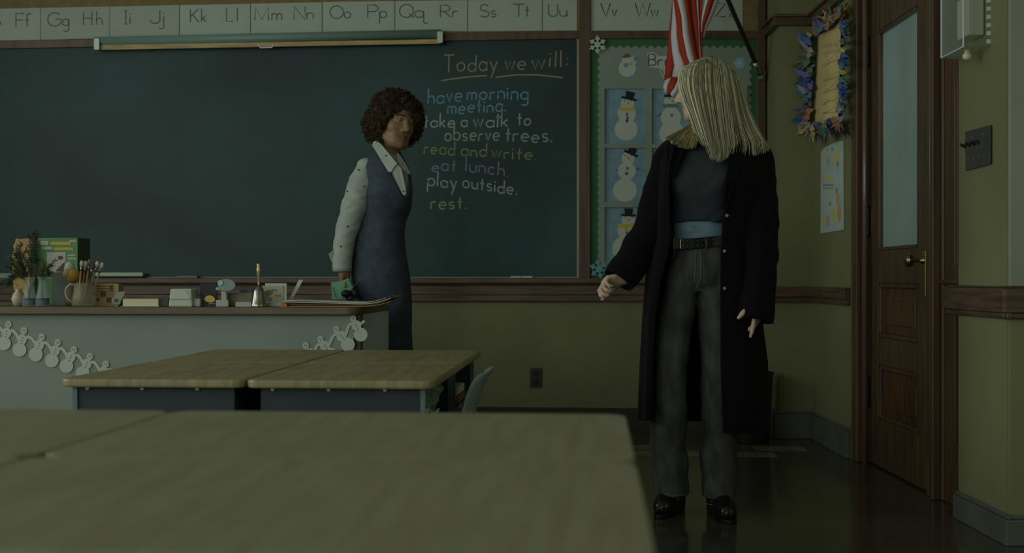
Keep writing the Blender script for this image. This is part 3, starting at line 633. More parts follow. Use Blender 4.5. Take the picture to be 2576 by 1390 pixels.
for run in sc_:
    for i in range(0, len(run), 6):
        g_ = run[i:i+6]+[run[i+6] if i+6 < len(run) else None]; g_ = [q for q in g_ if q]
        if len(g_) == 6: g_.append((2*g_[3][0]-g_[0][0], g_[0][1]) if abs(g_[3][0]-g_[0][0]) > abs(g_[3][1]-g_[0][1]) else (g_[0][0], 2*g_[3][1]-g_[0][1]))
        b.wpoly(FW, g_, .008, .0035)
b.obj('grey_paper', m_grey, o, fix=True)
b = MB()
for x0, x1 in ((1506, 1521), (1625, 1640), (1745, 1760), (1865, 1880)): b.wpoly(FW, rect(x0, 214, x1, 672), .0115, .020)
for y0, y1 in ((213, 223), (361, 372), (508, 521), (659, 672)): b.wpoly(FW, rect(1506, y0, 1880, y1), .0115, .019)
b.obj('window_lattice', m_grey, o)
m_blue = mat('sky_blue_paper', (62, 78, 84), .8, var=(54, 69, 76), scale=14); m_snow = mat('white_paper', (90, 96, 87), .8); m_hat = mat('black_paper', (10, 12, 11), .8)
m_scarfs = [mat('yellow_scarf', (96, 86, 36), .8), mat('teal_scarf', (36, 64, 64), .8)]
m_or = mat('orange_paper', (104, 62, 36), .8); m_red = mat('red_paper', (84, 38, 30), .8); m_dk = mat('dark_paper', (38, 36, 34), .8); m_blb = mat('blue_button', (44, 54, 72), .8)
def picture(label, x0, y0, x1, y1, balls, hat, tilt, scarf, buttons, nose, arms=None):
    q = thing('snowman_picture', label, 'picture', FW.at((x0+x1)/2, y1, .012), -PHI, 'snowman pictures on the bulletin board')
    MB().wpoly(FW, rect(x0, y0, x1, y1), .0115, .003).obj('blue_sheet', m_blue, q)
    b = MB()
    for i, (x, y, rx, ry) in enumerate(balls): b.wpoly(FW, circ(x, y, rx, ry, 28), .0145, .0012+.0005*i)
    b.obj('snowman', m_snow, q)
    hx, hy, hw, hh = hat; c_, s_ = math.cos(math.radians(tilt)), math.sin(math.radians(tilt))
    rot = lambda u, v: (hx+c_*u-s_*v, hy+s_*u+c_*v)
    b = MB().wpoly(FW, [rot(*p) for p in ((-hw*.95, 0), (hw*.95, 0), (hw*.95, 6), (-hw*.95, 6))], .017, .0015); b.wpoly(FW, [rot(*p) for p in ((-hw*.5, 0), (hw*.5, 0), (hw*.55, -hh), (-hw*.55, -hh))], .0172, .0015); b.obj('top_hat', m_hat, q)
    if scarf:
        m_, x_0, x_1, y_0, y_1, tail = scarf; b = MB().wpoly(FW, rect(x_0, y_0, x_1, y_1), .017, .0015)
        if tail: b.wpoly(FW, [(x_0+tail, y_1), (x_0+tail+7, y_1), (x_0+tail+9, y_1+12), (x_0+tail, y_1+10)], .017, .0013)
        b.obj('scarf', m_scarfs[m_], q)
    for bx, by, m_ in buttons: MB().wpoly(FW, circ(bx, by, 3.6, 4.2, 12), .017, .0015).obj('button', m_, q)
    nx, ny = nose; MB().wpoly(FW, [(nx-4, ny-4), (nx+5, ny-2), (nx+1, ny+4)], .017, .0012).obj('nose', m_or, q)
    b = MB()
    for ex in (-8, 9): b.wpoly(FW, circ(nx+ex, ny-7, 1.5, 1.5, 8), .017, .0008)
    b.obj('eyes', m_hat, q)
    if arms:
        b = MB()
        for st in arms: b.ribbon(FW, st, 1.8, .017, .001)
        b.obj('twig_arms', m_dk, q)
    b = MB(); r = random.Random(x0+y0)
    for _ in range(12): b.wpoly(FW, circ(r.uniform(x0+8, x1-4), r.uniform(y0+6, y1-6), 1.5, 1.5, 6), .0145, .0004)
    b.obj('snow_dots', mat('pale_blue_dot', (74, 88, 90), .8), q)
picture('blue snowman picture with yellow scarf and a red button row, top of the first column', 1521, 223, 1625, 361, [(1575, 325, 29, 28), (1577, 286, 23, 25), (1579, 259, 17, 17)], (1583, 245, 20, 15), 12, (0, 1559, 1594, 270, 279, 0), [(1577, 287, m_blb), (1578, 296, m_red), (1577, 304, m_dk)], (1579, 260))
picture('blue snowman picture without a scarf and with a tilted hat, middle of the first column', 1521, 372, 1625, 508, [(1572, 478, 30, 29), (1577, 430, 23, 22), (1580, 398, 17, 17)], (1588, 383, 19, 13), 24, None, [(1578, 423, m_blb), (1576, 436, m_dk)], (1580, 398), [[(1555, 428), (1548, 426)], [(1600, 426), (1608, 423)]])
picture('blue snowman picture with yellow scarf, half hidden by the coat sleeve at the bottom', 1521, 521, 1625, 659, [(1570, 625, 30, 31), (1578, 580, 24, 24), (1581, 550, 17, 17)], (1581, 538, 19, 14), 2, (0, 1554, 1596, 562, 571, 18), [(1577, 586, m_blb)], (1581, 553))
picture('blue snowman picture with teal scarf and twig arm below the flag', 1640, 223, 1745, 361, [(1690, 335, 31, 32), (1688, 295, 26, 25), (1690, 256, 20, 21)], (1690, 238, 20, 15), 0, (1, 1668, 1706, 261, 270, 0), [(1690, 290, m_blb)], (1692, 254), [[(1664, 285), (1652, 294)]])
picture('sliver of a blue picture behind the coat shoulder, middle of the second column', 1640, 372, 1745, 508, [(1700, 478, 28, 28), (1700, 432, 23, 22), (1700, 400, 17, 17)], (1700, 385, 19, 13), 0, None, [(1700, 430, m_blb)], (1700, 402))
# cut-outs on the board
def flake(label, cx, cy, R, mtl, rot=0, off=.035, fat=.30):
    b = MB()
    for k in range(6):
        a = math.radians(rot+60*k); d = (math.cos(a), math.sin(a)); p = (-d[1], d[0])
        pt = lambda u, v: (cx+d[0]*u*R+p[0]*v*R, cy+d[1]*u*R+p[1]*v*R)
        b.wpoly(FW, [pt(0, -.12), pt(.5, -.10), pt(.62, -.30), pt(.80, -.26), pt(.80, -.10), pt(1, -.12), pt(1, .12), pt(.80, .10), pt(.80, .26), pt(.62, .30), pt(.5, .10), pt(0, .12)], off, .0015+.0001*k)
    b.wpoly(FW, circ(cx, cy, R*fat, R*fat, 18), off, .003)
    return tag(b.obj('paper_snowflake', mtl, loc=FW.at(cx, cy, off)), label, 'snowflake', 'paper snowflakes on the bulletin board')
flake('white paper snowflake on the top corner of the bulletin board', 1503, 112, 22, m_snow, 30)
flake('teal paper snowflake at the bottom corner of the bulletin board', 1507, 676, 24, mat('teal_paper', (48, 78, 80), .8), 20, fat=.36)
o = thing('flower_snowflake', 'pale blue petalled snowflake near the flagpole bracket', 'snowflake', FW.at(1860, 170, .012), -PHI, 'paper snowflakes on the bulletin board')
b = MB(); [b.wpoly(FW, circ(1861+9*math.cos(k*math.pi/3), 159+9*math.sin(k*math.pi/3), 6.2, 6.2, 12), .0118, .0012+.0001*k) for k in range(6)]; b.obj('petals', mat('pale_blue_paper', (70, 86, 98), .8), o)
MB().wpoly(FW, circ(1861, 159, 5, 5, 12), .0135, .001).obj('centre', m_snow, o)
o = thing('snowman_cutout', 'small waving snowman cut-out with a brown hat and blue mitten', 'cut-out', FW.at(1578, 192, .012), -PHI)
b = MB(); [b.wpoly(FW, circ(x, y, rx, ry, 22), .0118, .0012+.0003*i) for i, (x, y, rx, ry) in enumerate(((1578, 172, 22, 21), (1578, 153, 14, 13), (1596, 150, 7, 11), (1590, 158, 8, 5)))]; b.obj('snow_body', m_snow, o)
MB().wpoly(FW, [(1566, 146), (1569, 138), (1577, 134), (1583, 138), (1586, 144)], .0135, .0015).obj('hat', mat('brown_paper', (52, 42, 34), .8), o)
MB().wpoly(FW, circ(1598, 147, 5, 7, 12), .0135, .0015).obj('mitten', mat('blue_paper', (48, 72, 92), .8), o)
b = MB().wpoly(FW, [(1568, 160), (1590, 155), (1591, 162), (1570, 168)], .0135, .0012); b.cur = 1; b.wpoly(FW, circ(1574, 164, 6, 6, 10), .0137, .0014); b.obj('scarf', [mat('olive_scarf', (86, 84, 44), .8), mat('blue_paper')], o)
o = thing('paper_caption', 'white paper lettering reading Brrr partly hidden by the flag', 'lettering', FW.at(1660, 195, .012), -PHI)
b = MB(); b.wpoly(FW, [(1628, 133), (1645, 131), (1656, 141), (1715, 140), (1715, 172), (1660, 171), (1634, 169)], .0118, .0015); b.wpoly(FW, [(1657, 168), (1700, 168), (1700, 198), (1667, 196)], .0118, .0013); b.obj('white_backing', m_snow, o)
b = MB(); write(b, FW, 'Brrr', 1632, 1704, 164, 165, 28, 2.6, .0135, .0008, gap=.16); write(b, FW, 'W', 1664, 1692, 193, 193, 18, 2.6, .0135, .0008); b.obj('black_letters', m_ink2, o)
# ------------------------------------------------------------------ flag on a pole
o = thing('flag_pole', 'dark wooden flagpole angled from a metal bracket on the right post', 'flagpole', FW.at(1915, 190, .04))
pb = FW.at(1915, 192, .05); pt_ = P(1828, -8, 6.45); dirp = (pt_-pb).normalized()
MB().tube([pb+dirp*.03, pb+dirp*1.7], .0125, 14).obj('pole', mat('dark_pole', (26, 18, 12), .4), o, smooth=True)
b = MB().tube([pb-dirp*.0, pb+dirp*.11], .019, 14); b.obj('socket', m_steel, o, smooth=True)
b = MB().wpoly(FW, rrect(1906, 178, 1925, 203, 5), .04, .008); b.ball(pb, .026, 12); b.obj('bracket', mat('worn_steel', (62, 64, 58), .35, metal=.7), o)
MB().ball(pb+dirp*1.71, .028, 12).obj('finial', m_brass, o, smooth=True)
# the cloth: folded sheets whose stripes follow pixel guide lines at their own distance
m_fr, m_fw = mat('flag_red', (82, 22, 10), .75, bump=.05, bscale=200), mat('flag_white', (112, 118, 110), .75, bump=.05, bscale=200)
o = thing('flag', 'hanging red and white striped flag in soft folds in front of the bulletin board', 'flag', P(1730, 150, 6.2))
def cloth(panels):
    b = MB()
    for lines, cols in panels:            # lines: list of polylines (px, py, dy), equal length; stripe i between line i and i+1
        for i in range(len(lines)-1):
            A_, B_ = lines[i], lines[i+1]; n = len(A_); ns = 4
            rowsv = []
            for k in range(n):
                for j in range(ns+1):
                    t = j/ns; rowsv.append(P(A_[k][0]*(1-t)+B_[k][0]*t, A_[k][1]*(1-t)+B_[k][1]*t, 6.2+A_[k][2]*(1-t)+B_[k][2]*t-.012*math.sin(math.pi*t)))
            b.cur = cols[i]; b.add(rowsv, [(k*(ns+1)+j, k*(ns+1)+j+1, (k+1)*(ns+1)+j+1, (k+1)*(ns+1)+j) for k in range(n-1) for j in range(ns)])
    return b
def ln(*v): return [tuple(v[i:i+3]) for i in range(0, len(v), 3)]
left = [ln(1691, -120, .06, 1692, 0, .06, 1686, 60, .05, 1682, 90, .05, 1680, 130, .05, 1675, 165, .05, 1672, 203, .04),
        ln(1692, -120, .04, 1693, 0, .04, 1689, 60, .03, 1687, 90, .03, 1690, 130, .03, 1696, 165, .03, 1690, 193, .02),
        ln(1693, -120, .02, 1694, 0, .01, 1703, 60, .0, 1704, 90, .0, 1710, 130, .0, 1722, 160, .0, 1730, 190, .0),
        ln(1703, -120, .0, 1704, 0, -.02, 1714, 40, -.03, 1718, 90, -.03, 1728, 140, -.03, 1738, 165, -.02, 1745, 190, -.02),
        ln(1722, -120, .0, 1723, 0, -.02, 1729, 40, -.02, 1735, 90, -.02, 1743, 130, -.03, 1752, 165, -.02, 1758, 190, -.02),
        ln(1733, -120, .01, 1733, 0, .0, 1741, 60, .0, 1747, 100, .0, 1753, 130, .0, 1763, 165, 0, 1768, 190, 0)]
right = [ln(1731, -120, .03, 1735, 14, .02, 1740, 56, .01, 1746, 86, .01, 1752, 116, .01, 1757, 150, .01, 1764, 190, .01),
         ln(1748, -120, .02, 1752, 0, .0, 1753, 22, .0, 1756, 56, -.01, 1757, 92, -.01, 1760, 140, -.01, 1766, 190, -.01),
         ln(1757, -120, .02, 1758, 0, .03, 1759, 22, .03, 1760, 56, .03, 1761, 92, .03, 1764, 140, .02, 1768, 190, .02),
         ln(1766, -120, .0, 1768, 0, .0, 1766, 22, .0, 1764, 56, .0, 1765, 92, .0, 1767, 140, .0, 1769, 190, .0)]
wing = [ln(1780, -120, -.02, 1774, 0, -.02, 1767, 36, .0, 1764, 60, .01, 1764, 80, .01), ln(1790, -120, -.03, 1783, 0, -.03, 1772, 36, -.01, 1766, 60, .0, 1765, 80, .0),
        ln(1803, -120, -.01, 1797, 0, -.01, 1785, 36, .0, 1773, 64, .01, 1769, 88, .01), ln(1818, -120, .02, 1809, 0, .02, 1795, 36, .03, 1778, 72, .04, 1771, 96, .04)]
low = [ln(1672, 203, .03, 1668, 218, .03, 1671, 232, .03), ln(1690, 193, .02, 1681, 214, .01, 1678, 234, .01), ln(1706, 196, .0, 1697, 220, -.02, 1686, 236, -.02), ln(1722, 200, .0, 1712, 228, .0, 1694, 248, .0), ln(1735, 215, .02, 1725, 240, .02, 1706, 262, .02)]
b = cloth([(left, [0, 1, 0, 1, 0]), (right, [0, 1, 0]), (wing, [1, 0, 1]), (low, [1, 0, 1, 1])])
b.obj('cloth', [m_fr, m_fw], o, smooth=True, solid=.003)
# ================================================================== pupils' desks
m_lam = mat('desk_laminate', (66, 65, 49), .42, var=(60, 59, 44), scale=9, stretch=(7, .7, 1), detail=5, bump=.02, bscale=30)
m_lam2 = mat('desk_laminate_oak', (72, 66, 45), .42, var=(60, 55, 37), scale=9, stretch=(7, .7, 1), detail=6, bump=.03, bscale=30)
m_box = mat('dark_blue_grey_metal', (20, 26, 27), .5, spec=.3, var=(17, 23, 25), scale=6); m_box_in = mat('dark_box_inside', (20, 26, 28), .5); m_leg = mat('desk_leg_metal', (40, 44, 42), .35, metal=.4)
m_wh = mat('white_dot', (110, 114, 104), .4)
def desk(label, cx, cy, hw, hd, top, face, lam, grp, dots=()):
    """centre, half sizes along U and N, height; face = +1/-1: open along U, or 2: along -N"""
    o = thing('school_desk', label, 'desk', (cx, cy, 0), -PHI, grp); M0 = ROOTM[o.name]
    W = lambda x, y, z: M0 @ Vector((x, y, z))
    th = .021
    b = MB(); out = rrect(-hw, -hd, hw, hd, .032, 6)
    b.prism([W(x, y, top) for x, y in out], [W(x, y, top-th) for x, y in out]); b.obj('desk_top', lam, o, bevel=.006 if dots is not None and top < .66 else .0012, seg=2, fix=True)
    z1 = top-th-.002; z0 = z1-.125; t = .004; ix, iy = hw-.03, hd-.035
    b = MB()
    if face in (1, -1):
        b.box((-ix, -iy, z0), (ix, -iy+t, z1), W); b.box((-ix, iy-t, z0), (ix, iy, z1), W); b.box((-face*ix, -iy, z0), (-face*(ix-t), iy, z1), W) if face > 0 else b.box((ix-t, -iy, z0), (ix, iy, z1), W)
    else:
        b.box((-ix, -iy, z0), (-ix+t, iy, z1), W); b.box((ix-t, -iy, z0), (ix, iy, z1), W); b.box((-ix, iy-t, z0), (ix, iy, z1), W)
    b.box((-ix, -iy, z0), (ix, iy, z0+t), W); b.obj('book_box', m_box, o, bevel=.0015, fix=True)
    for sx in (-1, 1):
        for sy in (-1, 1):
            b = MB(); x, y = sx*(ix-.022), sy*(iy-.022)
            b.tube([W(x, y, z0), W(x, y, z0-.02), W(x+sx*.01, y+sy*.012, .012)], .013, 12); q = b.obj('leg', m_leg, o, smooth=True)
            MB().tube([W(x+sx*.01, y+sy*.012, 0), W(x+sx*.01, y+sy*.012, .03)], .017, 12).obj('foot_cap', mat('grey_rubber', (40, 42, 40), .6), q)
    if face in (1, -1):
        for sy in (-1, 1): MB().box((face*ix-.006, sy*iy-.006, z0-.002), (face*ix+.006, sy*iy+.006, z1), W).obj('edge_flange', mat('flange_metal', (44, 54, 54), .35), o, fix=True)
    if dots:
        for u in dots:
            MB().ball(W(u, -iy-.006, z1-.001), .006, 8).obj('screw_head', m_wh, o)
    return o, W
# far block of four: students sit on the outer sides
T2 = .63; Y0 = 2.885; C0 = Vector(((1092-CX)/F*Y0, Y0, 0)); D2, W2 = .466, .612
G2 = 'far block of four school desks'
def ctr(i, j, C, du, dn): return C-U*(du*(i+.5))+N*(dn*(j+.5))
info = {}
for i, j, lab in ((0, 0, 'near right school desk of the far block, knit hat inside its open side'), (0, 1, 'far right school desk of the far block, beside the grey chair'), (1, 0, 'near left school desk of the far block, in front of the snowman garland'), (1, 1, 'far left school desk of the far block, closest to the teacher desk')):
    c = ctr(i, j, C0, D2+.004, W2+.003)
    info[i, j] = desk(lab, c.x, c.y, D2/2, W2/2, T2, 1 if i == 0 else -1, m_lam2, G2, (-.17, -.03, .11) if j == 0 else ())
# nearest block
T1 = .70; Y1 = 1.575; C1 = Vector(((1577-CX)/F*Y1, Y1, 0)); W1, D1 = .606, .41
for i, j, lab in ((0, 0, 'right-hand school desk in the second row of the front block, by the aisle'), (1, 0, 'left-hand school desk in the second row of the front block'), (0, -1, 'school desk closest to the viewer, its top filling the bottom centre'), (1, -1, 'school desk closest to the viewer at the bottom left corner')):
    c = C1-U*((W1+.004)*(i+.5))-N*((D1+.0003)*(.5-j))
    desk(lab, c.x, c.y, W1/2, D1/2, T1, 2, m_lam, 'front block of school desks')
# contents of the open desks
o_, W = info[0, 0]; zb = T2-.023-.125
r = random.Random(5)
S = SDF(axis((-.40, -.05, .006)), axis((2.9, 3.45, .006)), axis((zb-.02, zb+.17, .006)))
base_c = W(.135, -.03, zb+.072)
S.ell(tuple(base_c), (.066, .155, .045), k=.01)
for k in range(9): S.ell(tuple(base_c+Vector((r.uniform(-.05, .05), r.uniform(-.12, .10), r.uniform(-.02, .03)))), (.032, .03, .024), k=.02)
S.wrinkle(.012, 38, seed=3)
h = thing('knit_hat', 'crumpled dark green knit hat stuffed in the open side of the near right desk', 'hat', W(.13, -.13, zb+.03))
sdf_obj(S, 'knit', mat('dark_green_knit', (58, 66, 52), .95, var=(34, 40, 30), scale=90, bump=.8, bscale=140), h)
def sheet(name, label, cat, pts, mtl, W, grp=None, z=0):
    b = MB(); n = len(pts); b.prism([W(*p) for p in pts], [W(p[0], p[1], p[2]-.004) for p in pts]); return tag(b.obj(name, mtl, loc=W(*pts[0]), fix=True), label, cat, grp)
b = MB(); rows = []
for i in range(7):
    t = i/6; rows.append([W(.12+.085*j/4, -.22+.24*t, zb+.018+.046*math.sin(2.6*t+j*.3)**2+.012*t) for j in range(5)])
b.add([p for q in rows for p in q], [(i*5+j, i*5+j+1, i*5+j+6, i*5+j+5) for i in range(6) for j in range(4)])
tag(b.obj('crumpled_paper', mat('white_sheet', (96, 102, 98), .7), solid=.002, smooth=True, loc=W(.1, -.2, zb)), 'bent white paper under the knit hat in the desk opening', 'paper')
o_, W = info[0, 1]
for k, (c, lab) in enumerate((((44, 30, 22), 'dark red-brown book lying in the open far right desk'), ((84, 88, 80), 'pale notebook on top of the brown book in the far right desk'))):
    b = MB(); z = zb+.006+k*.028; b.box((.02+.02*k, -.22+.03*k, z), (.20, .10-.03*k, z+.024), W)
    tag(b.obj('book', mat('desk_book_%d' % k, c, .6), bevel=.003, loc=W(.02, -.22, z), fix=True), lab, 'book')
# grey plastic chair tucked behind the far block's right side
m_pl = mat('grey_plastic', (70, 80, 76), .38, var=(62, 72, 69), scale=4)
o = thing('school_chair', 'grey moulded plastic school chair seen edge-on beside the far desks', 'chair', (-.165, 3.52, 0), -PHI); M0 = ROOTM[o.name]
prof = [(-.27, .355), (-.20, .345), (-.10, .335), (-.03, .34), (.01, .37), (.035, .43), (.055, .50), (.075, .56), (.10, .605), (.112, .618)]
b = MB(); rows = []
for i, (x, z) in enumerate(prof):
    row = []; wv = [.15, .165, .17, .165, .16, .165, .165, .155, .13, .09][i]
    for j in range(9):
        v = (j/8-.5)*2; back = max(0, (i-3)/6)
        row.append(M0 @ Vector((x-.045*back*(v*v)*1.0, v*wv, z+(.016*v*v if i < 5 else -.012*v*v*(i-4)/3))))
    rows.append(row)
b.add([p for q in rows for p in q], [(i*9+j, i*9+j+1, i*9+j+10, i*9+j+9) for i in range(9) for j in range(8)])
sh = b.obj('seat_shell', m_pl, o, smooth=True, solid=.012, sub=2, fix=True)
for sy in (-1, 1):
    for x0, x1 in ((-.22, -.25), (-.02, .06)):
        MB().tube([M0 @ Vector((x0, sy*.11, .325)), M0 @ Vector((x0, sy*.135, .29)), M0 @ Vector((x1, sy*.16, 0))], .010, 10).obj('leg', m_leg, o, smooth=True)
MB().tube([M0 @ Vector((-.22, -.11, .325)), M0 @ Vector((-.22, .11, .325))], .009, 8).obj('crossbar', m_leg, o)
MB().ball(M0 @ Vector((.062, -.05, .48)), .012, 10).obj('rivet', m_steel, o)

# ================================================================== teacher's desk
TD = .764; TN = Vector(((903-CX)/F*4.65, 4.65, 0)); DL, DD = 1.62, .72
DP = Plane((TN.x, TN.y, 0), -N)                    # front edge plane of the top
m_tedge = mat('brown_laminate_edge', (46, 40, 26), .4, var=(39, 33, 21), scale=6, stretch=(1, 1, 10)); m_panel = mat('grey_desk_metal', (61, 67, 60), .5, spec=.3, var=(58, 64, 57), scale=3); m_pdark = mat('dark_desk_gap', (34, 30, 22), .5)
def tw(x, y, z): return TN-U*x+N*y+Vector((0, 0, z))   # x to the left from the near right corner, y back
o = thing('teacher_desk', 'grey metal teacher desk with a brown laminate top in front of the chalkboard', 'desk', tw(DL/2, DD/2, 0), -PHI)
out = [(tw(x, y, 0)) for x, y in rrect(-.0, 0, DL, DD, .05, 6)]
b = MB().prism([p+Vector((0, 0, TD)) for p in out], [p+Vector((0, 0, TD-.029)) for p in out]); b.obj('desk_top', m_tedge, o, bevel=.003, fix=True)
MB().box((.028, .035, .03), (DL-.03, .055, TD-.03), tw).obj('front_panel', m_panel, o, fix=True)
b = MB().box((.004, .05, .05), (.03, .10, TD-.03), tw); b.obj('corner_post', m_pdark, o, fix=True)
MB().box((.004, .10, .04), (.022, DD-.03, TD-.03), tw).obj('side_panel', mat('side_metal_painted_lit', (98, 106, 101), .4), o, fix=True)  # light on this side is put into the colour, paler than the front metal
MB().box((.0035, .125, TD-.085), (.004, .131, TD-.045), tw).obj('panel_slot', mat('black_paper'), o)
MB().box((DL-.022, .06, .04), (DL-.004, DD-.03, TD-.03), tw).obj('side_panel', m_panel, o, fix=True)
for x in (.05, DL-.05):
    for y in (.07, DD-.07): MB().tube([tw(x, y, 0), tw(x, y, .06)], .02, 12).obj('foot', m_leg, o)
# paper snowman garland on the desk front
GP = Plane(tw(0, .035, 0), -N)
o = thing('snowman_garland', 'chain of white paper snowmen draped across the front of the teacher desk', 'garland', GP.at(450, 960), -PHI)
left = [(-22, 800, -34, 850), (21, 815, 10, 863), (60, 831, 49, 879), (105, 847, 90, 891), (145, 861, 130, 906), (186, 879, 167, 920), (226, 896, 208, 938), (266, 915, 252, 958)]
mid = [(310, 932, 300, 974), (355, 945, 350, 988), (400, 955, 398, 998), (447, 962, 449, 1004), (495, 964, 500, 1006), (542, 960, 552, 1003), (590, 952, 604, 995), (640, 938, 657, 981), (690, 917, 710, 958), (730, 896, 752, 937)]
right = [(769, 869, 793, 912), (806, 853, 832, 891), (846, 828, 875, 866), (888, 800, 907, 841)]
allm = left+mid+right
m_gs = mat('garland_paper', (84, 89, 81), .8)
for i, (hx, hy, bx, by) in enumerate(allm):
    mx, my = hx*.5+bx*.5, hy*.5+by*.5; b = MB()
    b.wpoly(GP, circ(hx, hy, 8.2, 9, 18), .003, .0012); b.wpoly(GP, circ(mx-(bx-hx)*.05, my-2, 12.5, 13.5, 20), .003, .0014); b.wpoly(GP, circ(bx, by, 17.5, 17.5, 24), .003, .0016)
    if i+1 < len(allm):
        h2 = allm[i+1]; nx, ny = h2[0]*.55+h2[2]*.45, h2[1]*.55+h2[3]*.45
        q0, q1 = (mx+9, my-5), (nx-9, ny-3); cxm, cym = (q0[0]+q1[0])/2, min(q0[1], q1[1])-9
        b.ribbon(GP, [((1-t)**2*q0[0]+2*t*(1-t)*cxm+t*t*q1[0], (1-t)**2*q0[1]+2*t*(1-t)*cym+t*t*q1[1]) for t in [k/8 for k in range(9)]], 7.5, .003, .0011)
    else: b.ribbon(GP, [(mx+9, my-6), (917, 806)], 7, .003, .0011)
    s_ = b.obj('paper_snowman', m_gs, o)
    if not (7 < i < 18):
        b = MB()
        for dx, dy in ((-3, -1.5), (3, -1.5), (0, 2)): b.wpoly(GP, circ(hx+dx, hy+dy, 1.1, 1.1, 8), .0045, .0008)
        for t in (.38, .52, .66): b.wpoly(GP, circ(hx+(bx-hx)*t, hy+(by-hy)*t, 1.2, 1.2, 8), .0050, .0008)
        b.obj('ink_dots', m_ink2, s_)

_mat = mat
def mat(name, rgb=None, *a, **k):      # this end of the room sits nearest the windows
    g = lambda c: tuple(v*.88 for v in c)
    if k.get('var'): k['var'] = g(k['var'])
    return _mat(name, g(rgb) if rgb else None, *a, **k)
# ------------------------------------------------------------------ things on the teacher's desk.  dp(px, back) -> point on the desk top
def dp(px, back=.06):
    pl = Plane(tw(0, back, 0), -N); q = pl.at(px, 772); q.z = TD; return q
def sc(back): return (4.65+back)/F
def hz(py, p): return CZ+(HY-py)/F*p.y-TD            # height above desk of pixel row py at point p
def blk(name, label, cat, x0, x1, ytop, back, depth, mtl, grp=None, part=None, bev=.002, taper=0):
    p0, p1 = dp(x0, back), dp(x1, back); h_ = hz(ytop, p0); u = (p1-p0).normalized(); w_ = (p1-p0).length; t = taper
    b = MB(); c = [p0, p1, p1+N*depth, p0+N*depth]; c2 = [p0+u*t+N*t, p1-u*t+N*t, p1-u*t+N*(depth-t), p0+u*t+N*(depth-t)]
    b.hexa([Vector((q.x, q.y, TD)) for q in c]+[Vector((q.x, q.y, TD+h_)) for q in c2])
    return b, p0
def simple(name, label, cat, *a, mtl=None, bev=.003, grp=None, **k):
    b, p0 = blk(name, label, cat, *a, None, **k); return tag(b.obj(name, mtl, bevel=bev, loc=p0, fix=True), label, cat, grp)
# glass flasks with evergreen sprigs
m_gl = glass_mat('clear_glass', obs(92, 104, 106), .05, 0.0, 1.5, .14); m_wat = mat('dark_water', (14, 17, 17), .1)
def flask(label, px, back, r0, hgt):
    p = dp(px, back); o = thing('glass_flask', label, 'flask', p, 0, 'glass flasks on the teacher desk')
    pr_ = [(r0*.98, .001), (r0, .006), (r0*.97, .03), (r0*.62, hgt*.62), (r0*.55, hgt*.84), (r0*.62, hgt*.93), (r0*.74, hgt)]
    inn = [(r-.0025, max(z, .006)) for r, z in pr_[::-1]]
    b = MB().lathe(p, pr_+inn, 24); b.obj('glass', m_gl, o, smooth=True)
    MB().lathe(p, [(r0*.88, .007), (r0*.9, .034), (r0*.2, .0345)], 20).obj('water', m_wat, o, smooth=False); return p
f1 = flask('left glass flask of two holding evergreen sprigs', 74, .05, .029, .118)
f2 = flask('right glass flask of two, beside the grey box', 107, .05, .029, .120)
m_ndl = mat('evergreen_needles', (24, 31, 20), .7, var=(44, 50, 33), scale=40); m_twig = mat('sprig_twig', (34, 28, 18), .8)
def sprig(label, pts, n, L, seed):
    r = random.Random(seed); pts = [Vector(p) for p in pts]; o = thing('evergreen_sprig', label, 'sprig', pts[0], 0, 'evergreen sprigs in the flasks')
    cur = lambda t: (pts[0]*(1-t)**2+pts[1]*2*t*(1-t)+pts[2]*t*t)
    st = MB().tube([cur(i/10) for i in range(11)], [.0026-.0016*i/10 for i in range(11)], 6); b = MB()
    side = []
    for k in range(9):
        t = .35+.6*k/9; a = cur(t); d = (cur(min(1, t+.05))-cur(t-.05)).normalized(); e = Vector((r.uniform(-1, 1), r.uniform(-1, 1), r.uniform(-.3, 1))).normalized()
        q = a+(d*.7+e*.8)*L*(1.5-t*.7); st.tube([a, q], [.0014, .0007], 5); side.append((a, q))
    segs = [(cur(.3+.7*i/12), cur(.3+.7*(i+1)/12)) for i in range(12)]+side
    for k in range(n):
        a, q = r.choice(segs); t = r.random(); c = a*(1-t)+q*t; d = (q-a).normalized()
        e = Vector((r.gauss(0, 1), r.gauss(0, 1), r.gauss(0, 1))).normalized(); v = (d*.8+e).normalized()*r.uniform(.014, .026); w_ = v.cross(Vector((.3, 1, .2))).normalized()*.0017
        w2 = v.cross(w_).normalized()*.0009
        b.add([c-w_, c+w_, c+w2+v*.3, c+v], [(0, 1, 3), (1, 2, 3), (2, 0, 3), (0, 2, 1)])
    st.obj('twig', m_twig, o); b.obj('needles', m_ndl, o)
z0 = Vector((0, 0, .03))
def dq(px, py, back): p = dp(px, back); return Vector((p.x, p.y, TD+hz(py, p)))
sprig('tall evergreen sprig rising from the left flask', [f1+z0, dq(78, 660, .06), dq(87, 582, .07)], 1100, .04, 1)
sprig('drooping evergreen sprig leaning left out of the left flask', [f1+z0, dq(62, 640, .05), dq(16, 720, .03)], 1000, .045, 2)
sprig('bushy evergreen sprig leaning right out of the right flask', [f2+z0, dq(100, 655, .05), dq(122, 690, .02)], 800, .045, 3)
sprig('evergreen sprig spreading up in front of the owl', [f1+z0, dq(60, 660, .08), dq(40, 640, .09)], 900, .05, 4)
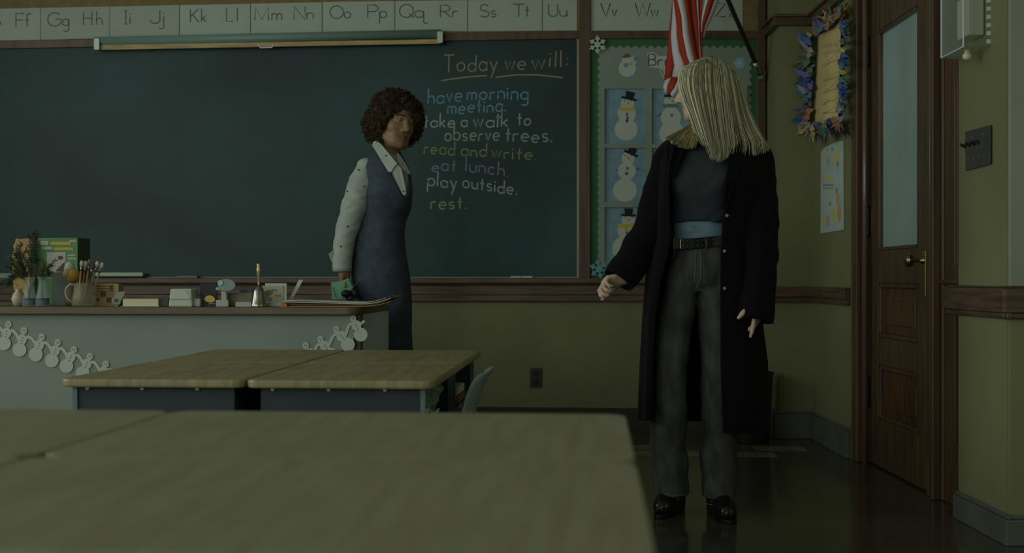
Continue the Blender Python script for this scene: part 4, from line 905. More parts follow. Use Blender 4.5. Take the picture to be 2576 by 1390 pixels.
# owl, toy box
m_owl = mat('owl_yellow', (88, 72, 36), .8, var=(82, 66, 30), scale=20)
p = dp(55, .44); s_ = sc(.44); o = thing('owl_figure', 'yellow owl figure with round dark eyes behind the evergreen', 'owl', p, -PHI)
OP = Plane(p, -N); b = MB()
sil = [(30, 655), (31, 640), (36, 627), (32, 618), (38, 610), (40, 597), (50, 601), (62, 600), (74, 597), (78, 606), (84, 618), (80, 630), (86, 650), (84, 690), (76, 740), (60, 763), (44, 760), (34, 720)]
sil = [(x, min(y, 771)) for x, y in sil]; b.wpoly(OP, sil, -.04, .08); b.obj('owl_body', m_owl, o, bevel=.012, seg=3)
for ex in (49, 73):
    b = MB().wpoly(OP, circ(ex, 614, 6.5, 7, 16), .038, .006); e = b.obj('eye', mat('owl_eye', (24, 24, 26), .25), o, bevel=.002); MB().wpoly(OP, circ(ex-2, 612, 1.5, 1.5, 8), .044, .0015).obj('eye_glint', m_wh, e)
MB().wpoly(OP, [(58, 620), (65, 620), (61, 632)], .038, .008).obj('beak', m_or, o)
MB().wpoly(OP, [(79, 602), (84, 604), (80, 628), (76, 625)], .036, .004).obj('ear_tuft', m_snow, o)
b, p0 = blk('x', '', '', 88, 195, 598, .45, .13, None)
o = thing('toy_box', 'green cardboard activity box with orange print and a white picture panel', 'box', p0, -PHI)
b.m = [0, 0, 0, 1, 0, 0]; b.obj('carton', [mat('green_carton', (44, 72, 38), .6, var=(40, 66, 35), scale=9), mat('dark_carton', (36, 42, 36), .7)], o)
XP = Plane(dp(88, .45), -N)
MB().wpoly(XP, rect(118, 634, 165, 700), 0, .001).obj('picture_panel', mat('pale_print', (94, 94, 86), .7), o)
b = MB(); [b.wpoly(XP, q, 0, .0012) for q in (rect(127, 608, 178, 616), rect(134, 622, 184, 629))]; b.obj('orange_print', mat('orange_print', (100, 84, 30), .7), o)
b = MB(); [b.wpoly(XP, q, 0, .0012) for q in (rect(102, 606, 122, 616), rect(105, 620, 131, 627), rect(174, 604, 192, 608), rect(170, 640, 188, 644), rect(170, 648, 192, 652))]; b.obj('white_print', mat('pale_print'), o)
b = MB().wpoly(XP, [(139, 682), (162, 658), (163, 684)], .001, .001); b.wpoly(XP, circ(152, 648, 7, 5, 12), .001, .001); b.obj('picture_detail', mat('brown_print', (42, 34, 28), .7), o)
# round vase, grey box
p = dp(47, .13); s_ = sc(.13); o = thing('round_vase', 'small pinkish round vase with a twig, left of the flasks', 'vase', p)
MB().lathe(p, [(.010, 0), (.020, .004), (.029, .028), (.022, .050), (.010, .062), (.013, .070), (.011, .0705), (.008, .062)], 20).obj('vase_body', mat('pink_ceramic', (98, 90, 80), .4), o, smooth=True)
MB().tube([p+Vector((0, 0, .06)), p+Vector((-.01, 0, .09)), p+Vector((-.04, -.005, .11))], [.002, .0018, .001], 6).obj('twig', mat('pale_twig', (84, 78, 68), .8), o)
simple('grey_box', 'dark grey-green square holder behind the glass mug', 'box', 128, 176, 684, .24, .06, mtl=mat('grey_green_card', (46, 52, 44), .7, var=(42, 48, 41), scale=12))
# round figure
p = dp(183, .17); s_ = sc(.17); o = thing('round_figurine', 'round yellow figurine with a white cap between the box and the brushes', 'figurine', p)
zc = hz(692, p); R_ = 18*s_
b = MB().lathe(p, [(R_*.9, 0), (R_, .02), (R_*.55, zc-R_*1.02), (R_*.5, zc-R_*.9)], 20); b.obj('stand', mat('brown_figure_base', (46, 36, 26), .6), o, smooth=True)
q = b = MB().ball(p+Vector((0, 0, zc)), R_, 20); b.obj('figure_body', mat('figure_yellow', (104, 82, 24), .5), o, smooth=True)
MB().ball(p+Vector((-R_*.55, -R_*.35, zc+R_*.2)), R_*.72, 16).obj('face', mat('figure_face', (98, 80, 60), .6), o, smooth=True)
b = MB().lathe(p+Vector((-R_*.45, 0, zc+R_*.62)), [(R_*.78, 0), (R_*.74, R_*.5), (R_*.5, R_*1.1), (.001, R_*1.35)], 18); b.obj('cap', mat('cap_white', (104, 104, 92), .7), o, smooth=True)
# glass mug with brushes
p = dp(211, .06); s_ = sc(.06); o = thing('glass_mug', 'clear glass mug with a curved handle holding paint brushes', 'mug', p)
pf = [(.043, .001), (.047, .008), (.046, .035), (.040, .062), (.0385, .095)]
MB().lathe(p, pf+[(r-.003, max(z, .006)) for r, z in pf[::-1]], 28).obj('glass', glass_mat('mug_glass', obs(90, 92, 74), .08, 0.0, 1.5, .18), o, smooth=True)
hp = [(-.038, .088), (-.055, .090), (-.070, .075), (-.074, .055), (-.066, .032), (-.046, .016)]
MB().tube([p+Vector((x, 0, z)) for x, z in hp], .0045, 10).obj('handle', mat('mug_handle_glass', (84, 84, 64), .1), o, smooth=True)
br = [((206, 655), (203, 700), (84, 66, 30), (92, 90, 80)), ((216, 656), (209, 700), (70, 40, 24), (96, 92, 82)), ((226, 652), (214, 700), (88, 74, 34), (64, 50, 34)), ((235, 662), (218, 700), (26, 18, 14), (34, 26, 20)), ((246, 657), (222, 700), (60, 64, 40), (100, 98, 88)), ((258, 660), (226, 700), (82, 68, 36), (104, 98, 94))]
labs = ['left yellow-handled brush in the glass mug', 'red-brown brush second from left in the mug', 'tallest brush in the mug with a brown tuft', 'dark brush in the middle of the mug', 'green-handled brush leaning right in the mug', 'pale-tipped brush leaning furthest right in the mug']
for k, ((tx, ty), (mx, my), hc, tc) in enumerate(br):
    p2 = dq(tx, ty, .06+.012*(k % 3)); p1 = p+Vector(((k-2.5)*.008, .008*((k % 3)-1), .012)); d = p2-p1
    b0 = thing('paint_brush', labs[k], 'brush', p1, 0, 'paint brushes in the glass mug')
    MB().tube([p1, p1+d*.5, p1+d*.76], [.003, .0045, .0035], 8).obj('handle', mat('brush_handle_%d' % k, hc, .4), b0, smooth=True)
    MB().tube([p1+d*.76, p1+d*.86], [.0045, .006], 8).obj('ferrule', m_steel, b0, smooth=True)
    MB().tube([p1+d*.86, p1+d*.94, p1+d], [.006, .0085, .005], 8, flat=.5).obj('bristles', mat('brush_tip_%d' % k, tc, .9), b0, smooth=True)
# wooden block house
b, p0 = blk('x', '', '', 242, 287, 712, .10, .06, None); o = thing('wooden_toy', 'yellow-brown wooden toy house with dark square holes', 'toy', p0, -PHI)
b.obj('block', mat('toy_wood', (74, 60, 28), .6, var=(62, 50, 23), scale=6, stretch=(1, 1, 12)), o, bevel=.002, fix=True)
TP = Plane(dp(242, .10), -N); b = MB(); [b.wpoly(TP, q, 0, .001) for q in (rect(252, 733, 266, 746), rect(268, 748, 281, 760), rect(277, 717, 283, 730), rect(243, 749, 249, 757))]; b.obj('hole', mat('toy_hole', (32, 27, 21), .8), o)
b = MB(); [b.wpoly(TP, rect(243, y, 286, y+1.4), 0, .0008) for y in (719, 725, 731)]; b.obj('groove', mat('toy_hole'), o)
b, p1 = blk('x', '', '', 287, 298, 713, .10, .05, None); b.obj('gable', mat('toy_pale_wood', (78, 72, 52), .6), o, fix=True)
# stapler-like gadget, books, boxes
p = dp(297, .06); o = thing('tape_gadget', 'small grey plastic gadget between the wooden toy and the cream book', 'gadget', p, -PHI)
TQ = Plane(dp(297, .06), -N); MB().wpoly(TQ, [(282, 764), (280, 752), (290, 745), (300, 733), (316, 732), (313, 742), (304, 757), (302, 766)], -.02, .03).obj('gadget_body', mat('grey_plastic_gadget', (66, 70, 62), .4), o, bevel=.002)
MB().wpoly(TQ, circ(291, 755, 5, 5, 14), .010, .003).obj('gadget_wheel', mat('dark_wheel', (28, 30, 28), .4), o)
b, p0 = blk('x', '', '', 308, 400, 764, .05, .12, None); o = thing('cream_book', 'cream-edged book lying flat beside the white cube', 'book', p0, -PHI)
b = MB(); a0, a1 = dp(309, .05), dp(398, .05); h0, h1 = .003, hz(751.5, a0)
b.hexa([Vector((q.x, q.y, TD+h0)) for q in (a0, a1, a1+N*.13, a0+N*.13)]+[Vector((q.x, q.y, TD+h1)) for q in (a0, a1, a1+N*.13, a0+N*.13)]); b.obj('pages', mat('cream_pages', (112, 108, 86), .8), o, fix=True)
b = MB(); b.hexa([Vector((q.x, q.y, TD)) for q in (a0-U*.008-N*.004, a1+U*.006-N*.004, a1+U*.006+N*.135, a0-U*.008+N*.135)]+[Vector((q.x, q.y, TD+h0)) for q in (a0-U*.008-N*.004, a1+U*.006-N*.004, a1+U*.006+N*.135, a0-U*.008+N*.135)]); b.hexa([Vector((q.x, q.y, TD+h1)) for q in (a0, a1, a1+N*.135, a0+N*.135)]+[Vector((q.x, q.y, TD+h1+.002)) for q in (a0, a1, a1+N*.135, a0+N*.135)]); b.obj('cover', mat('olive_cover', (72, 68, 44), .6), o, fix=True)
simple('ink_box', 'small dark green box between the cream book and the white cube', 'box', 400, 424, 748, .06, .04, mtl=mat('dark_green_box', (28, 32, 24), .6))
b, p0 = blk('x', '', '', 423, 484, 726, .04, .10, None, taper=.006); o = thing('white_cube', 'white block-shaped desk organiser left of the black card', 'block', p0, -PHI); b.obj('block_body', mat('white_block', (96, 102, 90), .6), o, bevel=.006, fix=True)
CP = Plane(dp(423, .04), -N); MB().wpoly(CP, [(463, 729), (480, 729), (482, 748), (476, 749)], -.005, .009).obj('facet', mat('white_block_shade', (88, 94, 83), .6), o); MB().wpoly(CP, rect(425, 751, 483, 752.2), -.003, .004).obj('seam', mat('grey_seam', (66, 70, 62), .7), o)
simple('paper_roll_stub', 'low white paper stub beside the white block', 'paper', 485, 503, 750, .06, .04, mtl=mat('white_stub', (96, 100, 92), .7), bev=.006)
b, p0 = blk('x', '', '', 503, 545, 712, .08, .012, None); o = thing('black_card', 'black standing card with a yellow half-moon shape', 'card', p0, -PHI); b.obj('card', mat('black_card', (12, 14, 14), .6), o, fix=True)
CP = Plane(dp(503, .08), -N); MB().wpoly(CP, [(515, 755), (514, 750), (519, 744), (528, 742), (537, 745), (542, 752), (540, 758), (532, 761), (520, 759)], 0, .006).obj('yellow_shape', mat('lemon', (108, 92, 40), .5), o, bevel=.002)
MB().wpoly(CP, [(524, 762), (541, 761), (540, 764), (525, 765)], 0, .002).obj('grey_mark', mat('grey_seam'), o)
# tape dispenser
p = dp(560, .07); o = thing('tape_dispenser', 'white tape dispenser with a clear roll on top beside the black card', 'tape dispenser', p, -PHI); TP = Plane(dp(560, .07), -N)
b = MB().wpoly(TP, rect(543, 754, 575, 771), -.05, .05); b.wpoly(TP, rect(557, 722, 570, 756), -.04, .03); b.wpoly(TP, rect(543, 722, 592, 730), -.045, .04); b.obj('stand', mat('white_plastic', (88, 93, 82), .5), o, bevel=.003)
b = MB(); ct = TP.at(575, 716); rs = []
for d in (-.02, .02): rs.append([TP.at(570+23*math.cos(t)*(1), 717+16*math.sin(t), d) for t in [2*math.pi*k/24 for k in range(24)]])
b.rings(rs); b.obj('tape_roll', mat('cloudy_tape', (66, 74, 74), .2), o, bevel=.003, fix=True)
MB().wpoly(TP, circ(554, 711, 7, 7, 14), .02, .004).obj('tape_core', mat('pale_blue_core', (84, 96, 98), .3), o)
simple('beige_box', 'low beige box between the tape dispenser and the bell', 'box', 572, 634, 736, .12, .06, mtl=mat('beige_card', (72, 70, 54), .7, var=(62, 60, 48), scale=14))
simple('grey_tray', 'low pale tray under the bell and picture card', 'tray', 592, 632, 759, .035, .05, mtl=mat('pale_tray', (84, 90, 84), .5))
simple('pencil_tin', 'dark flat tin on the beige box behind the bell', 'tin', 603, 636, 726, .185, .03, mtl=mat('dark_tin', (40, 48, 48), .35, metal=.3))
# bell
p = dp(651, .06); s_ = sc(.06); o = thing('hand_bell', 'brass school hand bell with a turned handle near the folder', 'bell', p)
b = MB().lathe(p, [(.034, 0), (.0355, .003), (.032, .012), (.026, .04), (.0225, .062), (.018, .074), (.009, .082), (.006, .088), (.004, .088)], 32, cap0=False); b.obj('bell_body', m_brass2 if 'm_brass2' in globals() else mat('bell_brass', alb=(.40, .39, .31), rough=.24, metal=1), o, smooth=True)
MB().lathe(p+Vector((0, 0, .086)), [(.006, 0), (.0045, .006), (.006, .02), (.0095, .048), (.0105, .062), (.0085, .078), (.0095, .084), (.005, .088)], 20).obj('handle', mat('bell_handle', (92, 86, 60), .25, metal=.7), o, smooth=True)
b = MB().tube([p+Vector((0, 0, .06)), p+Vector((0, 0, .02))], .002, 6); b.ball(p+Vector((0, 0, .016)), .007, 10); b.obj('clapper', m_steel, o)
# picture card, ruler, folder
p = dp(695, .14); o = thing('picture_card', 'white bordered picture card standing behind the bell', 'card', dp(695, .14), -PHI); CP = Plane(p, -N)
MB().wpoly(CP, rect(667, 712, 721, 771), -.02, .02).obj('card', mat('card_white', (102, 106, 94), .7), o)
MB().wpoly(CP, rect(660, 718, 713, 771), 0, .004).obj('inner_sheet', mat('card_inner', (88, 92, 82), .7), o)
b = MB().wpoly(CP, circ(676, 735, 10, 7, 14), .004, .001); b.wpoly(CP, circ(670, 741, 7, 8, 14), .004, .001); b.obj('tree_print', mat('olive_print', (64, 58, 34), .7), o)
b = MB().wpoly(CP, rect(690, 740, 707, 746), .004, .001); b.obj('yellow_print', mat('mustard_print', (88, 74, 30), .7), o)
b = MB().wpoly(CP, rect(684, 727, 697, 731), .004, .001); b.wpoly(CP, circ(676, 752, 9, 6, 14), .004, .001); b.obj('grey_print', mat('grey_print', (58, 62, 58), .7), o)
a, c = dq(731, 757, .20), dq(757, 704, .20)
b = MB(); b.hexa([dq(724, 757, .2), dq(733, 757, .2), dq(733, 757, .2)+N*.004, dq(724, 757, .2)+N*.004, dq(752, 703, .2), dq(763, 703, .2), dq(763, 703, .2)+N*.004, dq(752, 703, .2)+N*.004])
q = dp(722, .2); b.hexa([dp(714, .19), dp(734, .19), dp(734, .22), dp(714, .22), dq(724, 757, .19), dq(733, 757, .19), dq(733, 757, .22), dq(724, 757, .22)])
tag(b.obj('white_ruler', mat('white_ruler', (98, 104, 96), .5), loc=q, fix=True), 'white ruler leaning up behind the paper folder', 'ruler')
simple('paper_stack_pale', 'flat pale papers under the folder edge, right of the bell', 'papers', 672, 716, 760, .09, .08, mtl=mat('pale_tray'))
o = thing('paper_folder', 'brown folder full of papers with a curled end on the desk corner', 'folder', dp(840, .05), -PHI)
def strip(x0, x1, y0, y1, back, dep, curl_, n=18, z=0):
    b = MB(); rows = []
    for i in range(n+1):
        t = i/n; p = dp(x0+(x1-x0)*t, back); lift = curl_*max(0, (t-.72)/.28)**2; zt = TD+y0+(y1-y0)*t+lift
        rows.append([Vector((p.x, p.y, zt)), Vector((p.x, p.y, zt))+N*dep+Vector((0, 0, lift*.3))])
    return b.add([p for r_ in rows for p in r_], [(2*i, 2*i+1, 2*i+3, 2*i+2) for i in range(n)])
strip(706, 985, .0025, .0025, .035, .24, .022).obj('folder_back', mat('orange_folder', (88, 56, 32), .6), o, solid=.003, smooth=False)
strip(714, 975, .010, .006, .045, .22, .024).obj('inner_papers', mat('dark_paper_stack', (34, 28, 20), .7), o, solid=.009)
strip(712, 982, .021, .010, .04, .23, .026).obj('paper_sheaf', mat('cream_sheets', (96, 90, 68), .7), o, solid=.004)
strip(716, 972, .026, .014, .055, .2, .024).obj('top_sheet', mat('white_sheet'), o, solid=.0015)
b = MB(); p = dp(708, .04); b.hexa([dp(704, .03), dp(722, .03), dp(722, .27), dp(704, .27), dq(709, 760, .03), dq(722, 764, .03), dq(722, 764, .27), dq(709, 760, .27)]); b.obj('folder_spine', mat('orange_folder'), o, fix=True)
mat = _mat
# ================================================================== people
def head_matrix(c, f, roll=0.0, sc_=1.0):
    f = Vector(f).normalized(); up = Vector((0, 0, 1)); x = f.cross(up).normalized(); up = x.cross(f)
    if roll: R = Matrix.Rotation(roll, 3, f); x = R @ x; up = R @ up
    M = Matrix(((x.x, f.x, up.x), (x.y, f.y, up.y), (x.z, f.z, up.z))).to_4x4()
    return Matrix.Translation(c) @ M @ Matrix.Scale(sc_, 4)
def head(S, H, s=1.0):
    R = [[H[i][j]/s for j in range(3)] for i in range(3)]
    g = lambda *p: tuple(H @ Vector(p))
    E = lambda c, r, k=.012, op='+': S.ell(g(*c), [v*s for v in r], R, k, op)
    C = lambda a, b, ra, rb, k=.008, op='+': S.cone(g(*a), g(*b), ra*s, rb*s, k, op)
    E((0, -.012, .035), (.073, .092, .086)); E((0, .030, -.02), (.062, .068, .085), .02); E((0, .040, -.072), (.046, .046, .042), .025)
    E((0, .074, -.098), (.019, .018, .016), .02)
    for q in (-1, 1):
        E((q*.040, .058, -.022), (.024, .024, .022), .02); C((q*.010, .089, .026), (q*.046, .072, .026), .009, .008, .014)
        C((q*.062, -.01, -.055), (q*.028, .06, -.092), .016, .016, .025)
    for q in (-1, 1): E((q*.031, .096, .006), (.017, .014, .011), .012, '-')
    C((0, .090, .016), (0, .112, -.026), .008, .0115, .010); E((0, .111, -.028), (.011, .010, .010), .006)
    for q in (-1, 1): E((q*.013, .100, -.033), (.0085, .011, .0075), .006); E((q*.0065, .108, -.041), (.0035, .004, .004), .003, '-')
    for q in (-1, 1):
        C((q*.031, .0790, -.0570), (q*.005, .0945, -.0615), .0034, .0048, .004); C((q*.030, .0790, -.060), (0, .0935, -.0710), .0034, .0058, .004)
        C((q*.029, .084, -.0585), (0, .1005, -.0655), .0012, .0018, .003, '-'); E((q*.034, .068, -.050), (.012, .012, .016), .012)
        C((q*.045, .0765, .0055), (q*.018, .0845, .0055), .0042, .0036, .004)   # lower lids
        C((q*.047, .0745, .011), (q*.031, .0875, .0148), .0042, .0050, .003); C((q*.031, .0875, .0148), (q*.016, .0860, .0095), .0050, .0036, .003)
        E((q*.074, -.008, -.004), (.009, .021, .031), .006); E((q*.081, -.002, -.002), (.004, .010, .016), .004, '-')
    return g
def eyes(H, s, parent, iris):
    for q in (-1, 1):
        c = H @ Vector((q*.031, .0765, .0085)); f = (H.to_3x3() @ Vector((q*.05, 1, -.08))).normalized()
        e = MB().ball(c, .0118*s, 16).obj('eye', mat('eye_white', (80, 77, 70), .25), parent, smooth=True)
        MB().ball(c+f*.0068*s, .0062*s, 12).obj('iris', mat('iris_%s' % iris, (22, 17, 13), .15), e, smooth=True)
def face_paint(H, extra=None):
    inv = np.array(H.inverted())
    def f(C):
        L_ = C @ inv[:3, :3].T+inv[:3, 3]; x, y, z = L_[:, 0], L_[:, 1], L_[:, 2]; ax = np.abs(x)
        out = np.zeros(len(C), int)
        lip = (y > .076) & (ax < .032) & (z < -.0565+.004*(ax/.032)) & (z > -.0770+.017*(ax/.032)**2); out[lip & (y > .081)] = 1
        bc = .030+.004*np.clip((ax-.012)/.02, 0, 1)-.006*np.clip((ax-.036)/.014, 0, 1)
        out[(y > .06) & (ax > .012) & (ax < .050) & (np.abs(z-bc) < .0042-.0016*np.clip((ax-.012)/.036, 0, 1))] = 2
        return out
    return f
def hand(S, w, d, n, thumb, curl=(.25, .3, .35, .4), s=1.0, spread=.06, tcurl=.3, k=.006):
    """w wrist, d direction to the fingers, n palm normal, thumb: +1/-1 side"""
    w = Vector(w); d = Vector(d).normalized(); n = Vector(n); n = (n-d*n.dot(d)).normalized(); t = d.cross(n)*thumb
    R = Matrix((d, t, n)).transposed(); Rl = [list(r) for r in R]
    S.ell(tuple(w+d*.048*s), (.050*s, .038*s, .0145*s), Rl, .012); S.cone(w, w+d*.02*s, .025*s, .024*s, .012)
    S.ell(tuple(w+d*.03*s+t*.024*s+n*.006*s), (.03*s, .016*s, .014*s), Rl, .01)
    tips = []
    for i, (o, ln_, r) in enumerate(((.027, .074, .0085), (.009, .082, .0088), (-.010, .077, .0084), (-.027, .060, .0074))):
        p = w+d*(.088-.004*abs(i-1))*s+t*o*s; a = 0; dd = (d+t*spread*(1.2-i)).normalized(); pts = [p-dd*.02*s]; rs = [r*1.05*s]
        pts.append(p); rs.append(r*1.05*s)
        for f_, rr in ((.46, 1.0), (.31, .92), (.25, .78)):
            a += curl[i]; v = dd*math.cos(a)+n*math.sin(a); p = p+v*ln_*f_*s; pts.append(p); rs.append(r*rr*s)
        S.chain([tuple(q) for q in pts], rs, k*.7); tips.append(p)
    p = w+d*.022*s+t*.030*s+n*.006*s; v = (d*.75+t*.66+n*.25).normalized(); pts = [p, p+v*.036*s]; v2 = (v*math.cos(tcurl)+(n-t*.6).normalized()*math.sin(tcurl)).normalized()
    pts += [pts[-1]+v2*.03*s, pts[-1]+v2*.03*s+(v2+n*tcurl*.4).normalized()*.022*s]; S.chain([tuple(q) for q in pts], [.0125*s, .0105*s, .0095*s, .0075*s], k)
    return tips
def px_rows(rows, Y, dep, cyo=0):
    """silhouette rows (py, x_left, x_right[, depth radius, y offset]) at distance Y -> vtube rows"""
    out = []
    for r in rows:
        py, a, b = r[:3]; ry = r[3] if len(r) > 3 else dep; cy = Y+(r[4] if len(r) > 4 else cyo); k = cy/F
        out.append((CZ+(HY-py)*k, ((a+b)/2-CX)*k, (b-a)/2*k, cy, ry))
    return out

# ------------------------------------------------------------------ the blonde woman in the long coat
YB = 4.45
m_skin = mat('fair_skin', (98, 84, 70), .5, var=(92, 78, 64), scale=30); m_lip = mat('fair_lips', (80, 62, 53), .4); m_brow = mat('fair_brow', (70, 60, 44), .7)
m_coat = mat('black_wool', alb=(.0055, .0052, .006), rough=.9, spec=.15, sheen=.05, bump=.15, bscale=160); m_lining = mat('black_lining', alb=(.004, .004, .004), rough=.8)
m_knit = mat('dark_teal_knit', alb=(.042, .052, .058), rough=.85, var=None, bump=.15, bscale=130); m_tee = mat('blue_tee', (52, 66, 74), .8, var=(47, 60, 68), scale=20, stretch=(1, 1, 3))
m_jean = mat('grey_denim', (37, 37, 35), .85, spec=.15, var=(21, 22, 21), scale=26, stretch=(1, 1, .4), detail=5, bump=.1, bscale=200, ramp=(.3, .7)); m_seam = mat('denim_stitch', (52, 49, 42), .8)
m_leather = mat('black_leather', alb=(.010, .010, .011), rough=.4, spec=.3); m_shoe = mat('black_shoe_leather', alb=(.012, .013, .014), rough=.16)
B = lambda x, y, dy=0.0: P(x, y, YB+dy)
pB = thing('person', 'blonde woman in long black coat and grey jeans turning towards the chalkboard', 'person', (B(1755, 1300).x, YB, 0))
hc = P(1774, 224, YB); HB = head_matrix(hc, (-.93, .36, -.10), 0, .97)
S = SDF(axis((.28, .56, .008), (.56, .76, .0035), (.76, 1.05, .005)), axis((YB-.24, YB+.20, .005)), axis((.02, .60, .014), (.60, .95, .004), (.95, 1.40, .010), (1.40, 1.74, .0035)))
head(S, HB, .97)
neckb = B(1788, 362, .02)
S.cone(tuple(HB @ Vector((0, -.025, -.06))), tuple(neckb), .050, .056, .03)
for a, b, ra, rb in ((neckb, B(1770, 420, .01), .06, .085), (B(1772, 420), B(1765, 540), .085, .065), (B(1765, 540), B(1760, 655), .065, .065), (neckb, B(1712, 385, .01), .05, .045), (neckb, B(1880, 395, .02), .05, .045)): S.cone(tuple(a), tuple(b), ra, rb, .03)
S.chain([tuple(q) for q in (B(1706, 390, .0), B(1648, 572, -.01), B(1568, 688, -.06))], [.042, .034, .024], .02)
S.chain([tuple(q) for q in (B(1890, 400, .02), B(1910, 600, -.07), B(1902, 775, -.115))], [.042, .034, .024], .02)
S.chain([tuple(q) for q in (B(1712, 720), B(1683, 960, -.015), B(1690, 1225, .02))], [.048, .036, .028], .03)
S.chain([tuple(q) for q in (B(1796, 720), B(1802, 970, .0), B(1805, 1240, -.03))], [.048, .034, .028], .03)
hand(S, B(1572, 700, -.06), (-1, -.3, -.12), (-.1, -.55, -.8), -1, curl=(.75, .9, .95, 1.0), s=.93, tcurl=.15)
hand(S, B(1904, 742, -.12), (.02, -.05, -1), (-.75, .6, 0), -1, curl=(.12, .5, .55, .6), s=.95, tcurl=.2)
sdf_obj(S, 'body', [m_skin, m_lip, m_brow], pB, 1, face_paint(HB)); eyes(HB, .97, pB, 'brown')
# jeans
S = SDF(axis((.45, .90, .0055)), axis((YB-.17, YB+.17, .006)), axis((.07, 1.04, .0065)))
legL = [(612, 1694, 1762, .075), (640, 1688, 1760, .085, .01), (680, 1674, 1756, .095, .01), (720, 1663, 1753, .098, .01), (760, 1656, 1748, .095), (800, 1649, 1742, .09), (860, 1644, 1735, .084), (930, 1641, 1726, .076, -.01), (1000, 1645, 1722, .072, -.02), (1050, 1641, 1727, .068, -.01), (1110, 1635, 1729, .070), (1170, 1636, 1729, .072, .01), (1205, 1647, 1732, .076, .012), (1245, 1648, 1738, .085, .012)]
legR = [(612, 1745, 1838, .075), (640, 1748, 1842, .085, .01), (680, 1752, 1846, .095, .01), (720, 1752, 1846, .098, .01), (760, 1754, 1844, .095), (800, 1757, 1842, .09), (860, 1762, 1840, .084), (930, 1767, 1838, .074, .0), (1000, 1769, 1838, .07), (1050, 1768, 1840, .068), (1110, 1764, 1850, .07, -.01), (1170, 1762, 1853, .072, -.02), (1230, 1764, 1851, .076, -.03), (1270, 1765, 1847, .082, -.035)]
S.vtube(px_rows(legL, YB, .08), .012, 2.2); S.vtube(px_rows(legR, YB, .08), .012, 2.2)
S.vtube(px_rows([(606, 1696, 1842, .088, .005), (640, 1690, 1844, .098, .005), (690, 1676, 1844, .108, .005), (712, 1690, 1830, .098, .005), (730, 1722, 1790, .07, .0)], YB, .1), .02, 2.2)
S.wrinkle(.0035, 18, (.8, .8, 1.8), 2, .5); S.wrinkle(.009, 8, (.6, .6, 1.7), 5, -.45)
sj = sdf_obj(S, 'jeans', m_jean, pB, 1)
def on_front(pts, dy, r, name, m_, par, flat=1): return MB().tube([P(x, y, YB+dy_) for x, y, dy_ in pts], r, 6).obj(name, m_, par)
on_front([(1762, 628, -.096), (1762, 700, -.108), (1752, 722, -.105)], 0, .0014, 'fly_stitch', m_seam, sj)
on_front([(1751, 628, -.096), (1749, 680, -.104), (1746, 712, -.104)], 0, .001, 'fly_stitch', m_seam, sj)
on_front([(1790, 630, -.092), (1797, 648, -.094), (1812, 657, -.088)], 0, .0014, 'pocket_stitch', m_seam, sj)
on_front([(1700, 628, -.086), (1694, 645, -.075), (1684, 652, -.06)], 0, .0014, 'pocket_stitch', m_seam, sj)
for pts, cyo in ((legL, .012), (legR, -.035)):
    py, a, b_, ry = pts[-1][:4]; k = (YB+cyo)/F; z = CZ+(HY-py+10)*k; cx_ = ((a+b_)/2-CX)*k; rx = (b_-a)/2*k*.985; ry *= .985
    MB().tube([(cx_+(rx+.001)*math.cos(t), YB+cyo+(ry+.001)*math.sin(t), z) for t in [math.pi+math.pi*i/16 for i in range(17)]], .0012, 5).obj('hem_stitch', m_seam, sj)
# tee band, sweater, belt
S = SDF(axis((.45, .95, .005)), axis((YB-.18, YB+.19, .006)), axis((.90, 1.50, .006)))
S.vtube(px_rows([(612, 1688, 1842, .088, .005), (585, 1686, 1838, .090), (560, 1684, 1836, .092), (500, 1684, 1836, .098), (420, 1690, 1840, .095, .005), (370, 1720, 1850, .075, .01), (338, 1748, 1826, .062, .02)], YB, .09), .02, 2.3); S.wrinkle(.002, 22, (1, 1, 2), 1)
sdf_obj(S, 'blue_tee', m_tee, pB, 1)
S = SDF(axis((.42, .98, .005)), axis((YB-.20, YB+.20, .006)), axis((1.06, 1.45, .006)))
S.vtube(px_rows([(560, 1679, 1842, .104), (540, 1680, 1842, .112, -.004), (500, 1681, 1842, .124, -.012), (455, 1680, 1843, .132, -.016), (420, 1683, 1846, .122, -.006), (385, 1695, 1866, .10, .0), (360, 1712, 1870, .085, .008), (346, 1735, 1850, .07, .015)], YB, .1), .02, 2.4)
S.ell(tuple(B(1722, 455, -.085)), (.062, .052, .06), None, .04); S.ell(tuple(B(1802, 460, -.085)), (.062, .052, .06), None, .04)
S.wrinkle(.0075, 13, (.45, .8, 1.9), 4, -.85); S.wrinkle(.003, 26, (.5, .8, 1.8), 9, -.7)
sdf_obj(S, 'sweater', m_knit, pB, 1)
bl = [(1690, 612, -.075), (1700, 612, -.092), (1720, 613, -.098), (1745, 612, -.102), (1770, 610, -.102), (1795, 607, -.099), (1820, 605, -.105), (1838, 604, -.112), (1846, 606, -.112)]
def band(pts, h, th, inner=.0):
    b = MB(); fr = []; rs = []
    for i, (x, y, dy) in enumerate(pts):
        hh = h*(.35 if i == len(pts)-1 else 1)
        rs.append([P(x, y-hh/2, YB+dy), P(x, y+hh/2, YB+dy), P(x, y+hh/2, YB+dy+th), P(x, y-hh/2, YB+dy+th)])
    return b.rings(rs)
belt = band(bl, 27, .006).obj('belt', m_leather, pB, bevel=.0015, fix=True)
b = MB(); pts = [(1695, 601), (1712, 601), (1712, 625), (1695, 625), (1695, 601)]; b.tube([P(x, y, YB-.103) for x, y in pts], .0022, 8); b.tube([P(1703, 601, YB-.105), P(1703, 625, YB-.105)], .0015, 6); b.obj('buckle', m_brass, belt)
b = MB()
